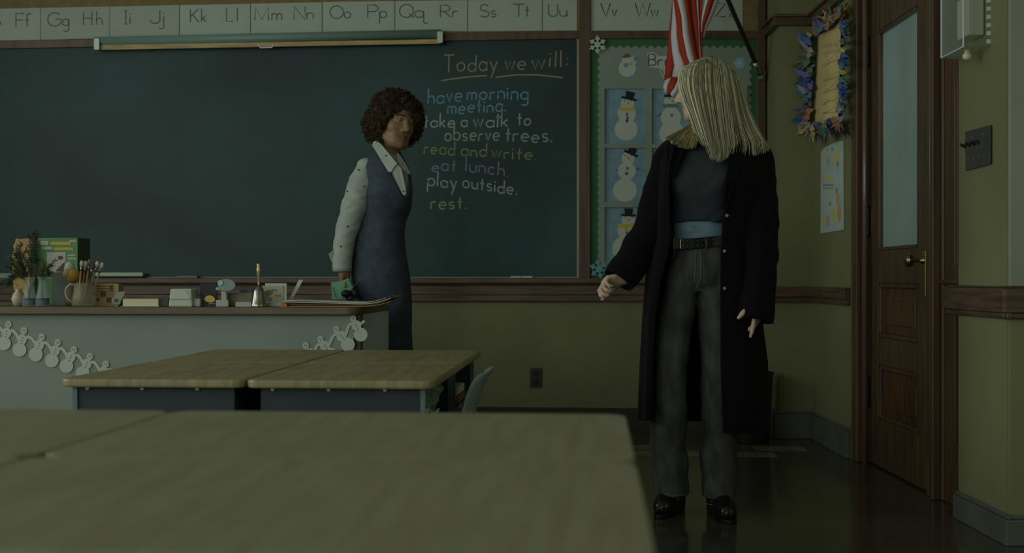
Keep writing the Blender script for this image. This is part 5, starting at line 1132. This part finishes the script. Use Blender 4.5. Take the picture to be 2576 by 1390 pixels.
for x in range(1716, 1842, 13):
    for y in (606, 618):
        dy = np.interp(x, [q[0] for q in bl], [q[2] for q in bl]); yy = y+np.interp(x, [q[0] for q in bl], [q[1] for q in bl])-612
        b.ball(P(x, yy, YB+dy-.001), .0028, 8)
b.obj('stud', m_steel, belt)
for x in (1697, 1776): band([(x-3, 613, -.112 if x > 1700 else -.095), (x+4, 613, -.112 if x > 1700 else -.097)], 36, .004).obj('belt_loop', m_jean, sj, fix=True)
# coat: one open shell hanging from the shoulders plus sleeves
rows = [  # py at front-left edge, py at front-right edge, xLedge, xLout, xRout, xRedge, yfrontL, yback, yfrontR
 (338, 335, 1728, 1716, 1868, 1852, -.03, .085, -.02), (346, 343, 1716, 1692, 1898, 1848, -.07, .105, -.06), (362, 358, 1700, 1676, 1922, 1842, -.10, .125, -.10), (400, 400, 1690, 1664, 1934, 1834, -.125, .135, -.13),
 (450, 450, 1683, 1660, 1932, 1827, -.150, .135, -.155), (520, 520, 1684, 1655, 1926, 1821, -.150, .13, -.14), (600, 600, 1687, 1645, 1915, 1815, -.140, .135, -.135), (650, 650, 1677, 1636, 1912, 1813, -.145, .145, -.135),
 (700, 702, 1662, 1628, 1912, 1812, -.150, .15, -.14), (800, 806, 1647, 1621, 1918, 1812, -.140, .16, -.14), (900, 912, 1642, 1616, 1932, 1812, -.130, .17, -.145), (980, 1000, 1641, 1613, 1937, 1814, -.120, .175, -.15), (1055, 1088, 1638, 1611, 1940, 1817, -.115, .18, -.15)]
def cr(p, t):   # Catmull-Rom through control points
    n = len(p)-1; x = t*n; i = min(int(x), n-1); f = x-i; g = lambda k: p[max(0, min(n, k))]
    a, b, c, d = g(i-1), g(i), g(i+1), g(i+2)
    return .5*((2*b)+(c-a)*f+(2*a-5*b+4*c-d)*f*f+(3*b-a-3*c+d)*f**3)
NS = 44; rs = []
lv = np.linspace(0, len(rows)-1, 60)
for v in lv:
    i = min(int(v), len(rows)-2); f = v-i; R0 = [rows[i][k]*(1-f)+rows[i+1][k]*f for k in range(9)]
    pl, pr2, xle, xlo, xro, xre, yfl, yb, yfr = R0; pm = (pl+pr2)/2
    ctl = [P(xle, pl, YB+yfl), P((xle+xlo*1.6)/2.6, pl, YB+yfl*.75), P(xlo, pl, YB+yfl*.1), P(xlo*.78+xro*.22, pl*.7+pm*.3, YB+yb*.8), P((xlo+xro)/2, pm-12*(v/(len(rows)-1)), YB+yb), P(xlo*.2+xro*.8, pr2*.7+pm*.3, YB+yb*.8), P(xro, pr2, YB+yfr*.1), P((xre+xro*1.6)/2.6, pr2, YB+yfr*.8), P(xre, pr2, YB+yfr)]
    ring = []
    for k in range(NS+1):
        t = k/NS; q = cr(ctl, t); amp = .007*max(0, (v-4)/8); q = q+Vector((math.sin(t*37+v*.15)*amp*.6, math.sin(t*31+1+v*.1)*amp, 0)); ring.append(q)
    rs.append(ring)
b = MB().rings(rs, False, False, False)
# sleeves
def sleeve(b, pts, rr, n=18, seed=0, amp=.004):
    P_ = [Vector(p) for p in pts]; out = []; rad = []
    for k in range(31): t = k/30; out.append(cr(P_, t)); rad.append(float(cr([Vector((r, 0, 0)) for r in rr], t).x))
    v0 = len(b.v); b.tube(out, rad, n, cap=False); V = np.array(b.v[v0:]); d = vnoise(V*np.array([1, 1, 1.6]), 16, seed)[:, None]*amp+vnoise(V, 30, seed+1)[:, None]*amp*.4
    C_ = np.repeat(np.array([tuple(q) for q in out]), n, 0); nn = V-C_; nn /= np.linalg.norm(nn, axis=1)[:, None]+1e-9; V = V+nn*d; b.v[v0:] = [tuple(q) for q in V]
sleeve(b, [B(1712, 372, .01), B(1692, 400, .0), B(1672, 470, -.0), B(1642, 570, -.01), B(1602, 640, -.03), B(1556, 706, -.055)], [.05, .068, .070, .069, .064, .060], seed=3, amp=.007)
sleeve(b, [B(1885, 385, .02), B(1898, 405, .01), B(1906, 490, -.03), B(1912, 600, -.075), B(1910, 700, -.10), B(1897, 806, -.12)], [.05, .070, .068, .064, .060, .067], seed=8, amp=.006)
coat = b.obj('coat', m_coat, pB, smooth=True, solid=.006, fix=False)
def patch(pts, th=.004):
    b = MB(); f_ = [P(x, y, YB+dy) for x, y, dy in pts]; return b.prism(f_, [p+Vector((0, th, 0)) for p in f_])
patch([(1708, 342, -.06), (1724, 338, -.045), (1728, 352, -.09), (1712, 400, -.14), (1696, 455, -.158), (1690, 440, -.158), (1674, 380, -.10), (1684, 352, -.07)]).obj('lapel', m_coat, coat, bevel=.002, fix=True)
patch([(1852, 342, -.05), (1872, 345, -.03), (1880, 372, -.09), (1858, 430, -.15), (1826, 530, -.162), (1820, 525, -.162), (1828, 440, -.158), (1836, 390, -.13)]).obj('lapel', m_coat, coat, bevel=.002, fix=True)
for x, y, dy in ((1823, 631, -.140), (1823, 725, -.148), (1829, 542, -.162), (1691, 358, -.105)): MB().ball(P(x, y, YB+dy), .0065, 10, 1, .5, 1).obj('button', mat('grey_button', (60, 60, 58), .3), coat)
patch([(1946, 625, -.02), (1953, 628, -.02), (1952, 648, -.02), (1946, 650, -.02)]).obj('sleeve_tab', m_coat, coat, fix=True)
# boots
def boot(name, toe, heel, zc, yaw_dx, seed):
    S = SDF(axis((.40, .92, .0045)), axis((YB-.36, YB+.16, .0045)), axis((-.01, .17, .004)))
    t, h = Vector(toe), Vector(heel); d = (t-h).normalized(); s_ = Vector((d.y, -d.x, 0))
    S.cone(tuple(h+Vector((0, 0, .085))), tuple(h+d*.03+Vector((0, 0, .15))), .036, .036, .02)
    S.cone(tuple(h+Vector((0, 0, .075))), tuple(h+d*.11+Vector((0, 0, .045))), .036, .036, .03); S.cone(tuple(h+d*.10+Vector((0, 0, .04))), tuple(t-d*.04+Vector((0, 0, .035))), .036, .031, .03)
    S.fn(lambda x, y, z: z-.012, '-', .004)
    sb = sdf_obj(S, name, m_shoe, pB, 1)
    b = MB(); out = []
    for k in range(24):
        a = 2*math.pi*k/24; u = math.cos(a); v = math.sin(a); L_ = (t-h).length
        c = h+d*(L_*.5-.005); out.append(c+d*u*(L_*.5+.012)+s_*v*(.040-.006*(u < 0)))
    b.prism([Vector((q.x, q.y, .016)) for q in out], [Vector((q.x, q.y, .0)) for q in out]); b.obj('sole', m_leather, sb, bevel=.003, fix=True)
    b = MB().hexa([h+s_*.03+d*.03+Vector((0, 0, .0)), h-s_*.03+d*.03, h-s_*.03-d*.036, h+s_*.03-d*.036, h+s_*.034+d*.035+Vector((0, 0, .06)), h-s_*.034+d*.035+Vector((0, 0, .06)), h-s_*.034-d*.04+Vector((0, 0, .06)), h+s_*.034-d*.04+Vector((0, 0, .06))]); b.obj('heel', m_leather, sb, bevel=.003, fix=True)
    st = h+d*.10+Vector((0, 0, .078)); MB().tube([st-s_*.036-Vector((0, 0, .02)), st-s_*.015+Vector((0, 0, .004)), st+s_*.015+Vector((0, 0, .004)), st+s_*.036-Vector((0, 0, .02))], .006, 8, flat=.4).obj('strap', m_shoe, sb, smooth=True)
q1 = P(1665, 1285, YB-.03); boot('boot', (q1.x-.02, YB-.10, 0), (P(1702, 1285, YB).x, YB+.06, 0), 0, 0, 1)
q2 = P(1818, 1300, YB-.1); boot('boot', (q2.x+.012, YB-.20, 0), (P(1803, 1285, YB).x, YB-.01, 0), 0, 0, 2)
# hair: a lofted under-layer through guide locks, many fine locks over it
m_hair = mat('blonde_hair', (88, 87, 72), .42, spec=.35, var=(70, 68, 54), scale=90, stretch=(1, 1, .05), detail=2, ramp=(.3, .7))
m_hair3 = mat('blonde_hair_light', (104, 104, 88), .38, spec=.4); m_hair4 = mat('blonde_hair_dark', (56, 53, 38), .5, spec=.2); m_hair2 = mat('blonde_hair_shade', (78, 72, 48), .45, spec=.3, var=(54, 49, 31), scale=70, stretch=(1, 1, .06))
GD = [[(1776, 147, .0), (1725, 166, -.02), (1708, 196, -.045), (1718, 245, -.075), (1738, 290, -.088), (1750, 330, -.09), (1759, 357, -.10)],
      [(1781, 145, .0), (1742, 160, -.045), (1730, 205, -.082), (1744, 265, -.098), (1758, 310, -.102), (1768, 345, -.105), (1775, 366, -.112)],
      [(1786, 143, .0), (1762, 158, -.06), (1756, 210, -.098), (1767, 280, -.108), (1778, 330, -.11), (1787, 368, -.118), (1792, 395, -.125)],
      [(1791, 142, .0), (1783, 158, -.065), (1782, 215, -.104), (1792, 285, -.11), (1800, 340, -.112), (1806, 380, -.12), (1808, 403, -.128)],
      [(1796, 142, .0), (1803, 158, -.06), (1808, 220, -.10), (1815, 290, -.105), (1822, 345, -.108), (1826, 380, -.115), (1822, 398, -.125)],
      [(1800, 143, .0), (1822, 162, -.05), (1832, 225, -.085), (1838, 290, -.092), (1843, 335, -.095), (1845, 365, -.10), (1838, 388, -.11)],
      [(1803, 145, .01), (1837, 170, -.025), (1852, 228, -.06), (1864, 285, -.072), (1878, 330, -.085), (1892, 360, -.09), (1893, 387, -.098)],
      [(1806, 147, .02), (1846, 180, .0), (1866, 240, -.03), (1882, 292, -.045), (1900, 332, -.06), (1912, 358, -.07), (1905, 385, -.085)],
      [(1806, 148, .03), (1851, 190, .03), (1874, 250, .015), (1892, 300, -.01), (1912, 338, -.03), (1926, 362, -.045), (1930, 378, -.05)]]
BK = [[(1796, 143, .03), (1800, 165, .09), (1800, 230, .10), (1790, 290, .09), (1775, 330, .07), (1770, 350, .05), (1768, 358, .03)],
      [(1806, 147, .03), (1840, 175, .075), (1856, 240, .075), (1870, 300, .06), (1890, 340, .03), (1900, 360, .0), (1905, 370, -.02)]]
FR = [[(1748, 250, .06), (1752, 290, .03), (1738, 312, .0), (1712, 328, -.03), (1690, 340, -.055), (1680, 345, -.075), (1673, 347, -.085)],
      [(1752, 250, .05), (1756, 290, .01), (1746, 320, -.04), (1732, 340, -.075), (1722, 354, -.10), (1718, 362, -.115), (1712, 370, -.125)],
      [(1758, 250, .04), (1762, 290, -.01), (1756, 322, -.06), (1746, 345, -.10), (1739, 360, -.118), (1736, 368, -.125), (1733, 374, -.13)],
      [(1764, 250, .04), (1768, 290, -.03), (1764, 322, -.08), (1758, 345, -.105), (1753, 358, -.115), (1751, 364, -.12), (1749, 370, -.125)]]
def guide(G, u, t):
    i = min(int(u), len(G)-2); f = u-i; pts = [Vector(G[i][k])*(1-f)+Vector(G[i+1][k])*f for k in range(len(G[i]))]; q = cr(pts, t); return P(q.x, q.y, YB+q.z)
def sheetmesh(b, G, nu, nt, inset):
    vs = [guide(G, u*(len(G)-1)/nu, t/nt*.93)+Vector((0, inset, 0)) for u in range(nu+1) for t in range(nt+1)]
    return b.add(vs, [(u*(nt+1)+t, u*(nt+1)+t+1, (u+1)*(nt+1)+t+1, (u+1)*(nt+1)+t) for u in range(nu) for t in range(nt)])
hb = MB(); G_all = GD+[BK[1], BK[0]]
hb.cur = 0; sheetmesh(hb, GD[:6], 24, 16, .010); sheetmesh(hb, GD[6:]+[BK[1], BK[0]], 24, 16, .006); hb.add([guide(GD, 5+.999*u, t*.55/8)+Vector((0, .010, 0)) for u in (0, .5, 1) for t in range(9)], [(u*9+t, u*9+t+1, (u+1)*9+t+1, (u+1)*9+t) for u in range(2) for t in range(8)])
hb.cur = 1; sheetmesh(hb, FR, 12, 12, .008); sheetmesh(hb, [BK[0]]+[[(x+4, y, dy) for x, y, dy in FR[0]]], 8, 12, .01)
rr = random.Random(11)
def locks(G, n, r0, mi, u0=0, u1=None, tj=.05, jit=.0035, t1=1.0):
    u1 = len(G)-1.001 if u1 is None else u1
    for _ in range(n):
        u = rr.uniform(u0, u1); te = t1+rr.uniform(-tj, tj*.6); ph = rr.uniform(0, 6.28); off = Vector((rr.gauss(0, jit*.5), rr.gauss(-.002, jit), rr.gauss(0, jit*.4))); du = rr.gauss(0, .10); pts = []; rad = []
        ts = rr.uniform(0, .10) if rr.random() < .7 else rr.uniform(.1, .3)
        for k in range(12):
            t = ts+(te-ts)*k/11; uu = min(max(u+du*t*math.sin(t*2.2+ph), u0), u1); q = guide(G, uu, min(t, .9999))
            if t > 1: q = q+(guide(G, uu, .9999)-guide(G, uu, .96))*((t-1)/.04)
            pts.append(q+off*(.3+t)+Vector((math.sin(ph+t*5)*.0018*t, 0, 0))); rad.append(r0*(1-.75*max(0, (k-6)/5)**1.5)*(.55+.45*min(1, k/3)))
        q_ = rr.random(); hb.cur = mi if mi == 1 and q_ < .75 else (2 if q_ < .30 and mi == 0 else 3 if q_ > .74 else mi); hb.tube(pts, rad, 5)
locks(GD, 850, .0019, 0, 0, 5.0, jit=.0045); locks(GD, 520, .0019, 0, 6.0, 8, jit=.0045); locks(GD, 170, .0019, 0, 5, 6, t1=.62); locks(GD, 600, .0011, 0, 0, 8, tj=.12, jit=.007)
locks(FR, 320, .0017, 1, tj=.12); locks(BK, 120, .003, 1); locks(GD, 90, .0016, 1, 0, 8, jit=.005)
for k in range(26):   # a few flyaway hairs
    u = rr.choice((4.6, 5.1, 5.5, 7.9, 6.1)); pts = [guide(GD, u, t/8)+Vector((rr.gauss(0, .002)+.004*t/8, -.004, 0)) for t in range(3, 8)]; hb.cur = 0; hb.tube(pts, .0007, 4)
hb.obj('hair', [m_hair, m_hair2, m_hair3, m_hair4], pB, smooth=True)

# ------------------------------------------------------------------ the teacher
YT = 5.66
m_skt = mat('brown_skin', (70, 54, 38), .42, var=(64, 49, 34), scale=30); m_lpt = mat('brown_lips', (60, 36, 28), .35); m_brt = mat('dark_brow', (20, 15, 11), .7)
m_afro = mat('dark_curls', (20, 15, 10), .65, spec=.25, var=(32, 25, 16), scale=60); m_shirt = mat('white_shirt', (81, 85, 79), .8, spec=.2, var=(76, 81, 75), scale=10, bump=.06, bscale=60); m_dress = mat('blue_grey_wool', (28, 34, 40), .85, var=(22, 27, 32), scale=30, detail=5, bump=.1, bscale=120); m_spot = mat('shirt_motif', (30, 32, 32), .8)
T = lambda x, y, dy=0.0: P(x, y, YT+dy)
pT = thing('person', 'smiling curly-haired woman in white shirt and dark pinafore holding green papers', 'person', (T(960, 1100).x, YT, 0))
sT = 1.04; HT_ = head_matrix(T(993, 311), (.62, -.77, -.10), math.radians(-8), sT)
xL = T(820, 0).x; S = SDF(axis((-.93, -.76, .0036), (-.76, -.66, .006), (-.66, -.42, .0034), (-.42, -.36, .006)), axis((YT-.24, YT+.20, .0045)), axis((.015, .72, .016), (.72, .93, .004), (.93, 1.42, .010), (1.42, 1.80, .0034)))
head(S, HT_, sT); nb = T(972, 398, .02)
S.cone(tuple(HT_ @ Vector((0, -.02, -.06))), tuple(nb), .050, .052, .03)
S.chain([tuple(q) for q in (nb, T(972, 470, .0), T(965, 560, 0), T(960, 660, 0))], [.052, .085, .075, .09], .03)
S.chain([tuple(q) for q in (nb, T(930, 428, -.02), T(890, 540, -.075), T(866, 690, -.10))], [.042, .036, .030, .025], .02)
S.chain([tuple(q) for q in (nb, T(985, 430, .06), T(975, 545, .09), T(965, 670, .08))], [.05, .04, .033, .026], .02)
S.chain([tuple(q) for q in (T(935, 720, .0), T(930, 900, .0), T(925, 1110, .02))], [.075, .05, .036], .03); S.chain([tuple(q) for q in (T(985, 720, .0), T(1000, 900, -.01), T(1010, 1120, .0))], [.075, .05, .036], .03)
S.ell(tuple(Vector((T(930, 1140).x, YT-.02, .04))), (.045, .10, .035), None, .03); S.ell(tuple(Vector((T(1015, 1140).x, YT-.05, .04))), (.045, .10, .035), None, .03)
hand(S, T(866, 688, -.10), (.10, -.25, -1), (.8, -.35, 0), 1, curl=(.45, .55, .6, .65), s=.95, tcurl=.35)
hand(S, T(965, 672, .08), (.0, -.2, -1), (-.8, 0, 0), 1, curl=(.4, .5, .5, .6), s=.93)
sdf_obj(S, 'body', [m_skt, m_lpt, m_brt], pT, 1, face_paint(HT_)); eyes(HT_, sT, pT, 'brown')
# dress
dr = [(372, 950, 1000, .058, .015), (384, 936, 1008, .072, .015), (400, 916, 1018, .085, .012), (420, 908, 1028, .102, .0), (450, 908, 1035, .115), (480, 911, 1038, .125, -.005), (520, 912, 1037, .125, -.005), (555, 902, 1022, .112), (590, 892, 1016, .112), (640, 885, 1023, .122), (700, 884, 1031, .13), (760, 885, 1034, .13), (820, 884, 1037, .13), (880, 883, 1041, .14), (960, 882, 1046, .145), (1020, 882, 1048, .15)]
S = SDF(axis((-.84, -.40, .005)), axis((YT-.21, YT+.21, .006)), axis((.28, 1.50, .006)))
S.vtube(px_rows(dr, YT, .12), .02, 2.2); S.ell(tuple(T(1008, 478, -.06)), (.05, .06, .055), None, .04); S.ell(tuple(T(965, 484, -.075)), (.055, .06, .055), None, .04); S.wrinkle(.004, 8, (1, 1, 1.3), 6); S.wrinkle(.002, 24, (1, 1, 1), 9)
def wedge(poly):
    def f(x, y, z):
        px = CX+x*F/y; py = HY-(z-CZ)*F/y; d = np.full(x.shape, -1e9, np.float32)
        n = len(poly)
        for i in range(n):
            (ax, ay), (bx, by) = poly[i], poly[(i+1) % n]; ln_ = math.hypot(bx-ax, by-ay); d = np.maximum(d, ((by-ay)*(px-ax)-(bx-ax)*(py-ay))/ln_)
        return np.maximum(d*YT/F, (y-(YT+.02)))
    return f
def area2(p): return sum(p[i][0]*p[(i+1) % len(p)][1]-p[(i+1) % len(p)][0]*p[i][1] for i in range(len(p)))
vn = [(940, 340), (1012, 340), (1030, 432), (1026, 478), (1021, 494), (1010, 488), (992, 450)]
if area2(vn) < 0: vn = vn[::-1]
S.fn(wedge(vn), '-', .004)
dress = sdf_obj(S, 'pinafore_dress', m_dress, pT, 1)
# shirt: front and collar, near sleeve with cuff, far sleeve
S = SDF(axis((-.84, -.38, .005)), axis((YT-.22, YT+.22, .005)), axis((.86, 1.52, .005)))
S.vtube(px_rows([(384, 952, 996, .055, .02), (400, 930, 1010, .07, .015), (420, 914, 1024, .094), (450, 914, 1029, .107), (480, 917, 1031, .117, -.005), (520, 920, 1030, .115, -.005), (560, 908, 1014, .10)], YT, .1), .02, 2.2); S.ell(tuple(T(1006, 478, -.05)), (.045, .057, .05), None, .04); S.ell(tuple(T(968, 484, -.066)), (.05, .057, .05), None, .04)
near = [(921, 425, -.03, .050), (907, 465, -.05, .060), (893, 515, -.07, .059), (876, 565, -.085, .053), (866, 610, -.095, .047), (862, 650, -.10, .042), (861, 672, -.10, .041)]
S.chain([tuple(T(x, y, dy)) for x, y, dy, r in near], [r for *_, r in near], .012)
S.chain([tuple(q) for q in (T(985, 432, .06), T(975, 545, .09), T(965, 655, .08))], [.05, .046, .036], .02)
S.fn(lambda x, y, z: np.maximum(z-(CZ+(HY-681)/F*YT), x-T(886, 0).x), '-', .003)
S.wrinkle(.0042, 16, (.6, .6, 2.2), 3, .5); S.wrinkle(.003, 34, (.7, .7, 1.8), 8, -.4)
shirt = sdf_obj(S, 'shirt', m_shirt, pT, 1)
cw = T(861, 676, -.10); b = MB().lathe(cw+Vector((0, 0, -.012)), [(.042, 0), (.0435, .02), (.0435, .055), (.043, .075)], 24, False, False); b.obj('cuff', m_shirt, shirt, smooth=True, solid=.004)
b = MB(); f_ = [T(x, y, dy) for x, y, dy in ((838, 628, -.11), (826, 638, -.125), (832, 655, -.12), (840, 668, -.11))]; b.prism(f_, [q+Vector((.004, .012, 0)) for q in f_]); b.obj('cuff_flap', m_shirt, shirt, bevel=.001, fix=True)
def tp(name, pts, m_, par, th=.005):
    A_ = np.array([(x, y, 1) for x, y, d in pts], float); co = np.linalg.lstsq(A_, np.array([d for *_, d in pts]), rcond=None)[0]
    b = MB(); f_ = [T(x, y, .25*dy+.75*float(co @ np.array((x, y, 1)))-.006) for x, y, dy in pts]; return b.prism(f_, [p+Vector((.001, th, 0)) for p in f_]).obj(name, m_, par, bevel=.0015, fix=True)
tp('collar', [(938, 356, -.02), (949, 353, -.05), (962, 366, -.085), (980, 388, -.115), (999, 411, -.135), (990, 422, -.137), (983, 433, -.136), (976, 431, -.135), (960, 405, -.115), (944, 378, -.07), (936, 366, -.035)], m_shirt, shirt)
tp('collar', [(998, 383, -.075), (1006, 390, -.085), (1020, 412, -.10), (1032, 434, -.095), (1030, 440, -.10), (1020, 430, -.115), (1008, 420, -.125), (1001, 405, -.115)], m_shirt, shirt)
tp('placket', [(985, 425, -.128), (1000, 412, -.13), (1010, 424, -.135), (1019, 465, -.140), (1022, 486, -.138), (1018, 492, -.140), (1012, 487, -.144), (1000, 460, -.147)], m_shirt, shirt)
for x, y, dy in ((971, 391, -.110), (1015, 481, -.147), (902, 427, -.085), (916, 468, -.112), (874, 481, -.105), (874, 569, -.142), (857, 619, -.146), (890, 520, -.132)):
    b = MB(); q = T(x, y, dy)
    for a in (0, 60, 120): c, s_ = math.cos(math.radians(a+x)), math.sin(math.radians(a+x)); b.ball(q, .0060, 6, 1, .3, .30, Matrix.Rotation(math.radians(a+x), 3, 'Y'))
    b.obj('motif', m_spot, shirt)
MB().ball(HT_ @ Vector((.078, .0, -.04)) if False else T(962, 330, -.06), .004, 8).obj('earring', m_steel, pT)
# curls
S = SDF(axis((-.74, -.36, .0055)), axis((YT-.20, YT+.26, .0055)), axis((1.48, 1.84, .0055)))
Rh = [[HT_[i][j]/sT for j in range(3)] for i in range(3)]; hg = lambda *p: tuple(HT_ @ Vector(p))
S.ell(hg(0, -.022, .052), (.108, .114, .102), Rh, .02)
for q in (-1, 1): S.ell(hg(q*.078, -.03, -.015), (.046, .070, .078), Rh, .03)
S.ell(hg(0, -.075, -.015), (.095, .055, .09), Rh, .03)
S.ell(tuple(T(956, 326, .0)), (.046, .052, .058), None, .03); S.ell(tuple(T(1043, 300, .03)), (.04, .06, .085), None, .03)
S.ell(hg(0, .125, -.045), (.062, .115, .108), Rh, .012, '-'); S.ell(hg(.0, .06, -.135), (.075, .09, .05), Rh, .02, '-')
S.wrinkle(.013, 34, (1, 1, 1), 4); S.wrinkle(.007, 75, (1, 1, 1), 5)
V, Q = S.mesh(); V = relax(V, Q, 1)
hb = MB(); hb.v = V.tolist(); hb.f = Q.tolist(); hb.m = [0]*len(Q)
hcn = np.array(tuple(HT_ @ Vector((0, -.02, .03)))); fdir = np.array((.60, -.78, 0)); rr = random.Random(4)
for k in range(2600):
    c = Vector(V[rr.randrange(len(V))]); o = Vector(tuple(np.array(c)-hcn)).normalized(); L3 = HT_.inverted() @ c
    if L3.y > .045 and abs(L3.x) < .066 and L3.z < .062: continue
    a = (o*.7+Vector((rr.gauss(0, .5), rr.gauss(0, .5), rr.gauss(-.25, .5)))).normalized(); e1 = a.orthogonal().normalized(); e2 = a.cross(e1); R_ = rr.uniform(.004, .0075); Lc = rr.uniform(.010, .024); tr = rr.uniform(1.2, 2.4); p0 = rr.uniform(0, 6.28)
    pts = [c-o*.004+a*Lc*i/13+(e1*math.cos(p0+tr*6.28*i/13)+e2*math.sin(p0+tr*6.28*i/13))*R_ for i in range(14)]; hb.tube(pts, .0016, 4, cap=False)
hb.obj('hair', m_afro, pT, smooth=True)
# held things
o = thing('green_papers', 'green printed papers held in the curly-haired woman\'s lowered hand', 'papers', T(862, 735, -.13))
m_gp = mat('green_paper', (58, 86, 68), .7, var=(52, 78, 62), scale=14)
for k, pts in enumerate(([(832, 710, -.19), (857, 707, -.185), (872, 752, -.18), (836, 752, -.185)], [(846, 712, -.20), (876, 699, -.195), (890, 722, -.19), (858, 750, -.195), (850, 735, -.198)])):
    b = MB(); f_ = [T(x, y, dy) for x, y, dy in pts]; b.prism(f_, [p+Vector((0, .002, 0)) for p in f_]); b.obj('sheet', m_gp, o, fix=True)
b = MB()
for pts in ([(866, 725, -.200), (867, 714, -.200), (872, 708, -.199)], [(836, 722, -.193), (842, 738, -.193), (846, 750, -.192)], [(878, 704, -.197), (884, 714, -.196), (886, 722, -.196)]): b.tube([T(*p) for p in pts], .0016, 5)
b.obj('dark_print', mat('dark_green_ink', (24, 36, 28), .7), o)
o = thing('key_ring', 'dark bunch of keys and strap in the hand beside the green papers', 'keys', T(890, 742, -.16))
b = MB(); b.ball(T(871, 738, -.205), .022, 14, 1.1, .6, .8); b.ball(T(893, 738, -.19), .022, 14, .9, .6, 1.2); b.obj('pouch', m_leather, o, smooth=True)
b = MB()
for i in range(5): b.ball(T(886+i*3.5, 726-i*4.5, -.20), .0035, 8)
b.obj('beads', m_steel, o); MB().tube([T(866, 742, -.21), T(872, 752, -.21), T(885, 755, -.2), T(898, 748, -.2)], .004, 8).obj('strap', m_leather, o)
# waste bin in the corner behind the coat
bc = Vector((1.275, 6.42, 0)); o = thing('waste_bin', 'black waste bin on the floor behind the long coat', 'bin', bc)
m_bin = mat('black_bin_plastic', alb=(.012, .012, .012), rough=.5)
MB().lathe(bc, [(.105, 0), (.108, .004), (.128, .365), (.125, .365), (.104, .01)], 32, True, True).obj('bin_body', m_bin, o, smooth=False)
MB().tube([bc+Vector((.129*math.cos(2*math.pi*k/32), .129*math.sin(2*math.pi*k/32), .368)) for k in range(33)], .007, 8).obj('rim', m_bin, o, smooth=True)
